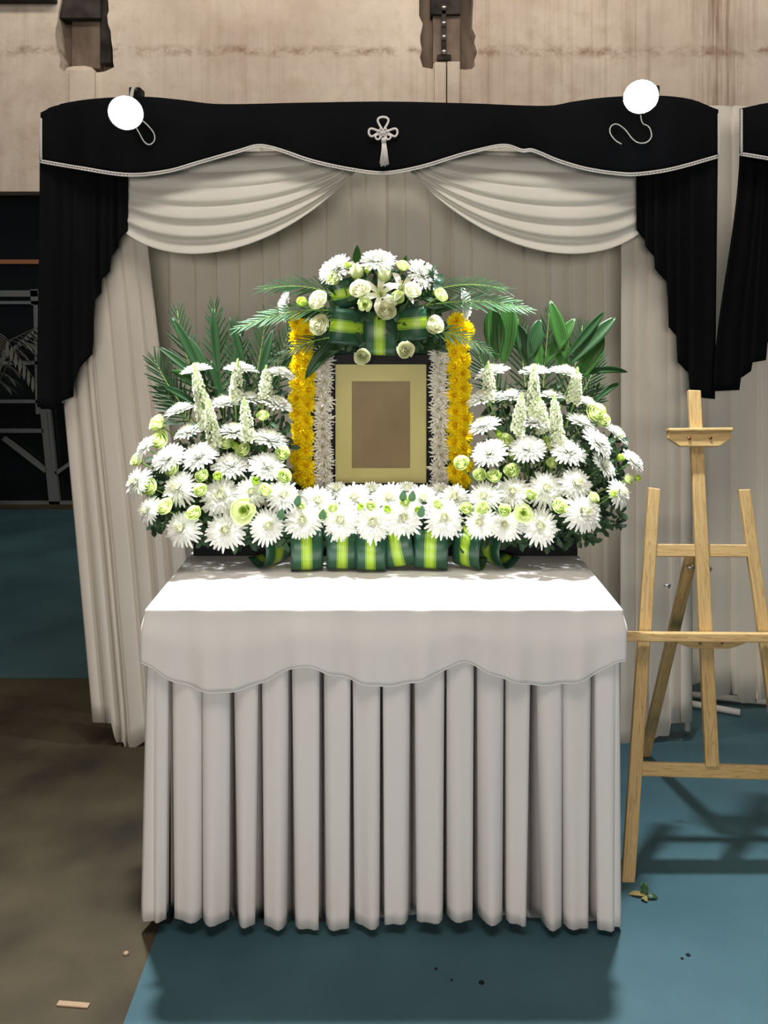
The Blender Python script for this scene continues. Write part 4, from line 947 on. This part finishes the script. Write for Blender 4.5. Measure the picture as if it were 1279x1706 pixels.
# leaflet mesh shared by every palm frond: length 1 along +Y, lying in XY
def leaflet_mesh(mt, droop):
    mb = MB(); rows = []
    for i in range(9):
        t = i/8; wv_ = 0.12*math.sin(PI*min(1, (t*0.9+0.1)))**0.6*(1 if t < 0.99 else 0.05); z = -droop*t*t
        rows.append([V((-wv_*0.5, t, z+wv_*0.2)), V((0, t, z)), V((wv_*0.5, t, z+wv_*0.2))])
    mb.grid(rows); return mb.mesh('leaflet', M[mt])
LFM = {k: [leaflet_mesh(k, d) for d in (0.05, 0.14)] for k in ('palm', 'palm_light', 'leaf_dark')}
def frond(base, tip, arch, nl, ll, label, grp, mt='palm', nrm=V((0, -1, 0.25)), splay=0.95, start=0.18):
    root = empty('palm_frond', base, label, 'leaf', grp); pts = [base.lerp(tip, t)+arch*math.sin(PI*t*0.85) for t in lin(0, 1, 14)]; pts = [p-pts[0] for p in pts]
    mb = MB(); mb.tube(pts, [lerp(0.0028, 0.0008, i/13) for i in range(14)], 5); obj('rachis', mb, M['pale_stem'], root)
    for i in range(nl):
        t = lerp(start, 1.0, (i+0.5)/nl); k = t*13; a = int(min(12, k)); p = pts[a].lerp(pts[a+1], k-a); tg = (pts[a+1]-pts[a]).normalized()
        N_ = (V(nrm)-tg*V(nrm).dot(tg)).normalized(); S = tg.cross(N_)
        for sgn in (-1, 1):
            an = lerp(splay, 0.30, t)+R.uniform(-0.08, 0.08); d = (tg*math.cos(an)+S*sgn*math.sin(an)+N_*0.12*R.uniform(0, 1)).normalized()
            L = ll*math.sin(PI*lerp(0.22, 0.88, t))**0.7*R.uniform(0.9, 1.08); X = d.cross(N_).normalized(); Z = X.cross(d)
            o = bpy.data.objects.new('leaflet', R.choice(LFM[mt])); COL.objects.link(o); o.parent = root
            m3 = Matrix((X, d, Z)).transposed().to_4x4(); o.rotation_mode = 'QUATERNION'; o.rotation_quaternion = m3.to_quaternion(); o.location = p; o.scale = (L*0.75, L, L)
    return root
G = 'palm fronds behind the left fan'
def lf(a, b, Y0, Y1): return P(a[0], a[1], Y0-0.03), P(b[0], b[1], Y1-0.03)
fr_left = [((350, 700), (300, 520), 2.70, 2.74, -0.02), ((372, 700), (357, 512), 2.71, 2.76, 0.0), ((400, 700), (392, 545), 2.70, 2.75, 0.0), ((410, 700), (440, 528), 2.71, 2.76, 0.01), ((330, 710), (262, 600), 2.69, 2.72, -0.02), ((420, 700), (478, 545), 2.70, 2.75, 0.02), ((332, 720), (282, 650), 2.68, 2.72, -0.02)]
for i, (a, b, y0, y1, ax) in enumerate(sorted(fr_left, key=lambda q: q[1][0])):
    p, q = lf(a, b, y0, y1); frond(p, q, V((ax, 0, 0.01)), 13, 0.085, f'dark green palm frond, {ordl(i, len(fr_left))} of those rising behind the left fan', G)
G = 'palm fronds behind the right fan'
fr_right = [((880, 700), (862, 530), 2.71, 2.76, 0.0), ((900, 700), (915, 520), 2.72, 2.77, 0.0), ((925, 700), (965, 545), 2.71, 2.75, 0.02), ((860, 700), (800, 588), 2.70, 2.74, -0.02), ((935, 710), (990, 600), 2.70, 2.74, 0.02), ((930, 720), (992, 650), 2.69, 2.73, 0.02)]
for i, (a, b, y0, y1, ax) in enumerate(sorted(fr_right, key=lambda q: q[1][0])):
    p, q = lf(a, b, y0, y1); frond(p, q, V((ax, 0, 0.01)), 13, 0.08, f'dark green palm frond, {ordl(i, len(fr_right))} of those rising behind the right fan', G)
bl_left = [((345, 640), (287, 528), 22, 'leaf_dark'), ((352, 650), (262, 577), 17, 'leaf_dark'), ((365, 630), (353, 513), 20, 'leaf_dark'), ((350, 655), (285, 618), 22, 'leaf'), ((375, 700), (352, 600), 24, 'leaf_dark'), ((415, 640), (382, 528), 16, 'leaf_dark'), ((430, 640), (455, 548), 20, 'leaf_dark'), ((350, 690), (268, 642), 16, 'leaf_dark'), ((355, 640), (312, 560), 20, 'leaf_dark'), ((395, 650), (400, 555), 22, 'leaf_dark'), ((450, 650), (490, 585), 16, 'leaf_dark')]
for i, (a, b, wd, mt) in enumerate(sorted(bl_left, key=lambda q: q[1][0])):
    p, q = lf(a, b, 2.67, 2.71); blade('broad_leaf', p, q, wd*0.72*2.7/F, V(((b[0]-a[0])*0.00008, 0, 0.012)), f'pointed {"dark " if mt != "leaf" else ""}green leaf, {ordl(i, len(bl_left))} of those behind the left fan', 'pointed leaves behind the left fan', mt, peak=0.5, twist=R.uniform(-0.5, 0.5))
bl_right = [((826, 605), (822, 508), 34, 'leaf'), ((838, 610), (850, 500), 32, 'leaf'), ((948, 612), (916, 500), 24, 'leaf'), ((905, 610), (958, 530), 22, 'leaf'), ((940, 600), (1008, 518), 14, 'leaf_dark'), ((945, 610), (1026, 528), 22, 'leaf_dark'), ((955, 645), (1006, 560), 28, 'leaf'), ((960, 625), (1046, 620), 11, 'leaf_dark'), ((985, 675), (1033, 638), 9, 'leaf_dark'), ((880, 600), (900, 532), 26, 'leaf_dark'), ((885, 620), (862, 540), 26, 'leaf_dark'), ((900, 620), (885, 550), 22, 'leaf'), ((935, 620), (928, 545), 24, 'leaf')]
for i, (a, b, wd, mt) in enumerate(sorted(bl_right, key=lambda q: q[1][0])):
    p, q = lf(a, b, 2.665, 2.70); blade('broad_leaf', p, q, wd*2.7/F, V(((b[0]-a[0])*0.0001, 0, 0.012)), f'pointed {"dark " if mt != "leaf" else "glossy "}green leaf, {ordl(i, len(bl_right))} of those behind the right fan', 'pointed leaves behind the right fan', mt, peak=0.5, twist=R.uniform(-0.4, 0.4))
G = 'palm fronds of the top arrangement'
for a, b, ax, nl, ll, mt, lab in [
  ((585, 500), (437, 490), V((0, 0, 0.030)), 15, 0.075, 'palm', 'dark palm frond reaching left at the top of the frame arrangement'),
  ((590, 520), (398, 556), V((0, -0.03, 0.035)), 16, 0.075, 'palm_light', 'pale palm frond drooping left over the yellow strip'),
  ((580, 560), (452, 612), V((0, -0.03, 0.03)), 13, 0.06, 'palm', 'low palm frond drooping left in front of the yellow strip'),
  ((700, 490), (843, 490), V((0, 0, 0.028)), 15, 0.07, 'palm', 'dark palm frond reaching right at the top of the frame arrangement'),
  ((700, 510), (878, 522), V((0, -0.02, 0.025)), 16, 0.075, 'palm_light', 'pale palm frond reaching right past the yellow strip'),
  ((690, 550), (818, 596), V((0, -0.03, 0.03)), 13, 0.06, 'palm_light', 'pale palm frond drooping right in front of the yellow strip')]:
    frond(P(*a, 2.655), P(*b, 2.60), ax, nl, ll, lab, G, mt, nrm=V((0, -0.75, 0.65)), splay=0.8)
for a, b, wd, ar, mt, lab in [
  ((590, 568), (508, 632), 26, V((-0.01, -0.01, 0.025)), 'leaf_dark', 'long dark glossy leaf curving down over the upper left of the picture'),
  ((700, 572), (747, 587), 15, V((0, -0.01, 0.006)), 'leaf_dark', 'short dark leaf over the upper right of the picture'),
  ((594, 450), (595, 408), 14, V((0, 0, 0)), 'leaf', 'upright dark leaf at the crown of the top arrangement'),
  ((671, 450), (677, 425), 8, V((0, 0, 0)), 'leaf', 'tiny upright leaf right of the crown'),
  ((560, 520), (500, 530), 16, V((0, 0, 0.006)), 'leaf_dark', 'dark leaf between the two left cream roses'),
  ((705, 520), (762, 512), 20, V((0, 0, 0.006)), 'leaf_dark', 'dark leaf behind the right edge-on chrysanthemum'),
  ((580, 560), (535, 575), 14, V((0, 0, 0.004)), 'leaf_dark', 'dark leaf below the lower left cream rose'),
  ((700, 500), (722, 470), 24, V((0, 0, 0.002)), 'leaf_dark', 'dark leaf behind the right lime bloom'),
  ((575, 490), (545, 480), 22, V((0, 0, 0.002)), 'leaf_dark', 'dark leaf behind the upper left cream rose')]:
    blade('broad_leaf', P(*a, 2.66), P(*b, 2.62), wd*2.62/F, ar, lab, 'leaves of the top arrangement', mt)

# striped leaf loops
def loop_leaf(cx, cy, wpx, hpx, Y, roll, yaw, label, grp, depth=0.055, tilt=0.0, openv=1.0):
    """leaf strip rolled into a teardrop loop, seen from its round front"""
    wd = wpx*Y/F; h = hpx*Y/F*0.5; mb = MB(); rows = []; n = 22; uvs = []
    for i in range(n+1):
        t = i/n; a = lerp(0.62*PI, -0.80*PI, t)*openv
        y = -math.cos(a)*depth*0.5 if abs(a) < PI/2 else -math.cos(a)*depth*1.1
        z = math.sin(a)*h
        row = []; uu = []
        for j in range(9):
            s = j/8-0.5; taper = 1-0.22*sps((t-0.75)/0.25)-0.15*sps((0.15-t)/0.15)
            row.append(V((s*wd*taper, y+0.006*(abs(s)*2)**2, z+0.0015*math.sin(t*11+s*4)))); uu.append((j/8, t*1.5))
        rows.append(row); uvs.append(uu)
    mb.grid(rows, uvs=uvs); o = solid(obj('striped_leaf', mb, M['striped']), 0.0008); c = P(cx, cy, Y)
    c.y += depth*0.5
    o.matrix_world = Matrix.Translation(c) @ Matrix.Rotation(yaw, 4, 'Z') @ Matrix.Rotation(roll, 4, 'Y') @ Matrix.Rotation(tilt, 4, 'X')
    return tag(o, label, 'leaf', grp)
G = 'striped leaf loops along the front of the table arrangement'
lows = [(452, 929, 30, 50, 0.0, 0.95, 2.48), (509, 932, 54, 60, -0.02, 0.14, 2.42), (570, 929, 54, 58, 0.02, 0.05, 2.425), (618, 931, 50, 58, 0.0, -0.04, 2.415), (663, 925, 54, 58, -0.20, -0.12, 2.43), (719, 922, 58, 60, 0.03, -0.10, 2.425), (783, 924, 50, 56, 0.05, -0.55, 2.44), (826, 923, 34, 52, 0.0, -1.05, 2.48)]
for i, (x, y, w_, h_, rl, yw, Y) in enumerate(lows):
    o = loop_leaf(x, y, w_ if abs(yw) < 0.8 else 62, h_*1.06, Y, rl, yw, f'green leaf loop with lime stripe, {ordl(i, 8)} in the row on the table', G, depth=0.06)
    zmin = min((o.matrix_world @ V(v.co)).z for v in o.data.vertices)
    if zmin < TZ+0.0055: o.matrix_world = Matrix.Translation((0, 0, TZ+0.0055-zmin)) @ o.matrix_world
G = 'striped leaf loops in the top arrangement'
for cx, cy, w_, h_, rl, yw, Y, lab in [
  (633, 556, 56, 74, 0.0, 0.0, 2.625, 'striped leaf loop hanging upright just above the picture frame'),
  (581, 546, 60, 66, PI/2+0.12, 0.35, 2.62, 'striped leaf loop lying sideways left of the upright loop'),
  (683, 540, 58, 60, PI/2-0.08, -0.35, 2.62, 'striped leaf loop lying sideways right of the upright loop'),
  (573, 488, 50, 46, PI/2-0.2, 0.4, 2.63, 'striped leaf loop left of the upper cream rose'),
  (711, 478, 42, 44, PI/2+0.4, -0.5, 2.64, 'striped leaf loop under the upper right chrysanthemum'),
  (650, 546, 44, 60, 0.1, -0.5, 2.66, 'striped leaf loop tucked behind the upright loop')]:
    loop_leaf(cx, cy, w_, h_, Y, rl, yw, lab, G, depth=0.05)

# filler foliage: small dark leaves nobody could count
def filler(name, regions, n, label, sz=0.03, mt='filler'):
    mb = MB(); r = random.Random(len(name)+n)
    for i in range(n):
        x0, y0, x1, y1, Ya, Yb = r.choice(regions); p = P(r.uniform(x0, x1), r.uniform(y0, y1), r.uniform(Ya, Yb))
        if p.z < TZ+0.03: p.z = TZ+0.03
        a = r.uniform(0, 6.28); d = V((math.cos(a), -0.5+r.uniform(-.5, .5), math.sin(a)*0.8)).normalized(); up = V((r.uniform(-.5, .5), -1, 0.6)).normalized(); up = (up-d*up.dot(d)).normalized()
        L = sz*r.uniform(0.6, 1.3); petal(mb, p, d, up, L, L*0.45, -0.5, 0.1, 4)
    o = obj(name, mb, M[mt]); return tag(o, label, 'foliage', None, 'stuff')
filler('small_leaves', [(330, 640, 480, 880, 2.57, 2.72), (290, 700, 480, 890, 2.53, 2.68), (255, 760, 330, 880, 2.50, 2.62), (325, 850, 480, 905, 2.46, 2.56)], 1500, 'dense small dark leaves filling the left fan')
filler('small_leaves_', [(800, 640, 960, 880, 2.57, 2.72), (800, 700, 1000, 890, 2.53, 2.68), (950, 730, 1035, 880, 2.50, 2.62), (800, 850, 985, 905, 2.46, 2.56)], 1500, 'dense small dark leaves filling the right fan').name = 'small_leaves.001'
filler('low_leaves', [(470, 835, 800, 895, 2.48, 2.60), (470, 870, 800, 905, 2.46, 2.55)], 600, 'small dark leaves between the low white flowers before the picture').name = 'small_leaves.002'
filler('top_leaves_', [(545, 450, 730, 580, 2.63, 2.68)], 420, 'dark leaves filling the arrangement on top of the frame', 0.034).name = 'small_leaves.003'
# pale leaves that stand out
for i, (x, y) in enumerate([(467, 857), (536, 858), (700, 853), (495, 835), (670, 826), (685, 827)]):
    blade('pale_leaf', P(x, y+9, 2.43), P(x+3, y-10, 2.40), 0.020, V((0, -0.003, 0)), f'pale green leaflet, {ordl(i, 6)} among the low white flowers' if False else f'pale green leaflet {["beside the second bloom", "under the third bloom", "right of centre near the front", "at the far left behind the front row", "just right of centre under the picture", "rightmost under the picture"][i]} in the low flowers', 'pale leaflets in the low flowers', 'palm_light', peak=0.45)

# ================================================================ EASEL
ez = empty('easel', P(1160, 1290, 2.45), 'pine artist easel standing right of the table', 'easel')
def E(px, py):
    k = (py-HZ)/F; z = (CH-2.33*k)/(1+0.25*k); Y = 2.33+0.25*z; return P(px, py, Y)
EN = V((0, -1, 0.25)).normalized()
def board(p0, p1, wd, th, name, off=0.0, mt='pine', nrm=EN, taper=1.0):
    d = (p1-p0); L = d.length; d.normalize(); s = d.cross(nrm).normalized(); n = s.cross(d).normalized()
    mb = MB(); c = [p0-s*wd/2*taper, p1-s*wd/2, p1+s*wd/2, p0+s*wd/2*taper]
    b = len(mb.v); mb.v = [tuple(q-n*off-n*th) for q in c]+[tuple(q-n*off) for q in c]
    u = wd/0.033*0.5; l = L/0.25; o_ = R.uniform(0, 5)
    for q, uv in (((4,5,6,7), [(o_, 0), (o_, l), (o_+u, l), (o_+u, 0)]), ((3,2,1,0), [(o_+u, 0), (o_+u, l), (o_, l), (o_, 0)]), ((0,1,5,4), [(o_, 0), (o_, l), (o_+0.3, l), (o_+0.3, 0)]), ((2,3,7,6), [(o_, l), (o_, 0), (o_+0.3, 0), (o_+0.3, l)]), ((1,2,6,5), None), ((3,0,4,7), None)): mb.face(q, uv)
    o = obj(name, mb, M[mt], smooth=False); bevel(o, 0.003, 2); return child(o, ez)
foot = E(1047, 1473); 
board(E(1047, 1473), E(1090.5, 813), 0.035, 0.020, 'front_leg'); rt = E(1241, 815); dirr = (E(1279, 1090)-rt); k = (rt.z-0.0)/(-dirr.z); board(rt+dirr*k, rt, 0.034, 0.020, 'front_leg')
board(E(1186.5, 1278), E(1156.5, 650), 0.038, 0.018, 'mast', -0.004)
board(E(1092, 917), E(1250, 918), 0.036, 0.014, 'crossbar', 0.006)
board(E(1064, 1282), E(1330, 1290), 0.036, 0.016, 'crossbar', 0.003)
# ledge
a = E(1034, 1055); b = E(1320, 1057); mb = MB(); 
lg = board(a+V((0, -0.022, 0)), b+V((0, -0.022, 0)), 0.024, 0.045, 'ledge', -0.03)
def trap(pxs, py0, py1, ch, name):
    x0, x1 = pxs; pts = [E(x0, py0), E(x1, py0), E(x1, lerp(py0, py1, 0.5)), E(x1-ch, py1), E(x0+ch, py1), E(x0, lerp(py0, py1, 0.5))]
    pts = [p+EN*0.024 for p in pts]; mb = MB(); mb.prism(list(reversed(pts)), -EN, 0.018)
    for i in range(len(mb.uv)): mb.uv[i] = [((mb.v[v][2])*16, (mb.v[v][0])*4) for v in mb.f[i]]
    return child(bevel(obj(name, mb, M['pine'], smooth=False), 0.002), ez)
trap((1124, 1236), 1062, 1079, 26, 'ledge_bracket'); trap((1109, 1213), 719, 745, 20, 'top_holder')
board(E(1108, 718)+EN*0.012, E(1215, 717)+EN*0.012, 0.010, 0.030, 'holder_lip', -0.02)
for x, y in ((1143, 732), (1178, 731), (1160.5, 1069), (1196.5, 1069)):
    p = E(x, y)+EN*0.026; mb = MB(); mb.lathe([(0.0045, -0.004), (0.005, 0.0), (0.004, 0.0015), (0.0, 0.002)], 10, mat=Matrix.Translation(p) @ EN.to_track_quat('Z', 'Y').to_matrix().to_4x4()); child(obj('screw', mb, M['screw']), ez)
ra = E(1160, 930)+V((0, 0.03, 0)); rb = P(1075, 1262, 3.0); rb.z = 0.0; board(rb, ra, 0.034, 0.020, 'rear_leg', 0.0)
for p in (E(1154, 949)+V((0, 0.02, 0)), E(1184, 951)+V((0, 0.02, 0)), E(1130, 993)+V((0, 0.10, 0))):
    mb = MB(); mb.tube([p+V((-0.010, 0, 0)), p+V((0.010, 0, 0))], 0.003, 8); mb.tube([p+V((0.006, 0, -0.008)), p+V((0.006, 0, 0.008))], 0.0025, 6); child(obj('wing_nut', mb, M['steel']), ez)

# ================================================================ SCRAPS ON THE FLOOR
def fl(px, py): Y = F*CH/(py-HZ); return V(((px-CX)*Y/F, Y, 0.0))
M['cardboard'] = mat('cardboard', (0.36, 0.25, 0.16), 0.85)
p = fl(122, 1675); mb = MB(); mb.box((-0.036, -0.007, 0.0), (0.036, 0.007, 0.004)); o = bevel(obj('wood_offcut', mb, M['cardboard'], smooth=False, loc=p), 0.001, 1); o.rotation_euler.z = -0.10; tag(o, 'thin flat brown wood offcut lying on the brown concrete floor', 'scrap')
p = fl(210, 1590); mb = MB(); mb.lathe([(0.0, 0.0), (0.006, 0.0), (0.007, 0.003), (0.004, 0.006), (0.0, 0.006)], 7); tag(obj('pebble', mb, M['cardboard'], loc=p), 'small pinkish chip on the concrete left of the table', 'scrap')
p = fl(1070, 1495); p.z = 0.0045; root = empty('fallen_leaf', p, 'crumpled dry leaf scrap on the blue floor beside the easel foot', 'leaf')
M['dry'] = mat('dry_leaf', (0.22, 0.17, 0.06), 0.8)
for a, b, wd, mt in ((V((-0.035, 0.004, 0.001)), V((0.005, -0.008, 0.004)), 0.012, 'dry'), (V((0.002, -0.006, 0.001)), V((0.008, 0.012, 0.028)), 0.020, 'leaf_dark'), (V((0.0, -0.008, 0.001)), V((0.036, -0.014, 0.003)), 0.014, 'leaf_dark'), (V((-0.005, -0.01, 0.001)), V((0.004, -0.028, 0.003)), 0.014, 'dry')):
    blade('leaf_piece', a, b, wd, V((0, 0, 0.004)), None, None, mt, nrm=V((0, -0.4, 1)), parent=root)
for x, y, r_, lb in ((802, 1640, 0.007, 'largest dark crumb of dirt in the table shadow on the blue floor'), (1146, 1594, 0.006, 'dark crumb on the lit blue floor at the lower right, larger of two'), (1136, 1600, 0.004, 'dark crumb on the lit blue floor at the lower right, smaller of two'), (726, 1617, 0.004, 'leftmost small dark crumb in the table shadow'), (752, 1636, 0.003, 'tiny dark crumb between two others in the table shadow')):
    p = fl(x, y); p.z = 0.0042; mb = MB(); mb.lathe([(0.0, 0.0), (r_, 0.0), (r_*0.8, 0.0015), (0.0, 0.002)], 7); tag(obj('dirt_crumb', mb, M['black_plastic'], loc=p), lb, 'dirt', 'dark crumbs on the blue floor')

# small palm plant standing before the dark glazing at the far left
pp = empty('potted_palm', (-2.95, 6.2, 0.004), 'faint grey potted palm in the dark at the far left', 'plant')
mb = MB(); mb.lathe([(0.0, 0), (0.11, 0), (0.15, 0.26), (0.155, 0.27), (0.135, 0.27), (0.13, 0.24), (0.0, 0.24)], 18); obj('pot', mb, M['black_plastic'], pp)
mb = MB()
for i in range(9):
    a = i*0.7+0.2; d = V((math.cos(a), math.sin(a)*0.6, 0)); pts = [V((0, 0, 0.24)), d*0.12+V((0, 0, 0.9)), d*0.35+V((0, 0, 1.35)), d*0.65+V((0, 0, 1.25+0.25*math.sin(i*2.1)))]
    mb2 = MB(); mb2.tube(pts, [0.008, 0.006, 0.004, 0.002], 5)
    for j in range(14):
        t = 0.45+0.55*j/13; q = pts[1].lerp(pts[2], min(1, (t-0.33)*3)) if t < 0.66 else pts[2].lerp(pts[3], (t-0.66)*3)
        for sg_ in (-1, 1):
            dd = (d+V((-d.y, d.x, 0))*sg_*1.2+V((0, 0, -0.35))).normalized(); petal(mb2, q, dd, V((0, 0, 1)), 0.22, 0.022, -0.5, 0.1, 4)
    obj('palm_leaf', mb2, M['grey_leaf'], pp)
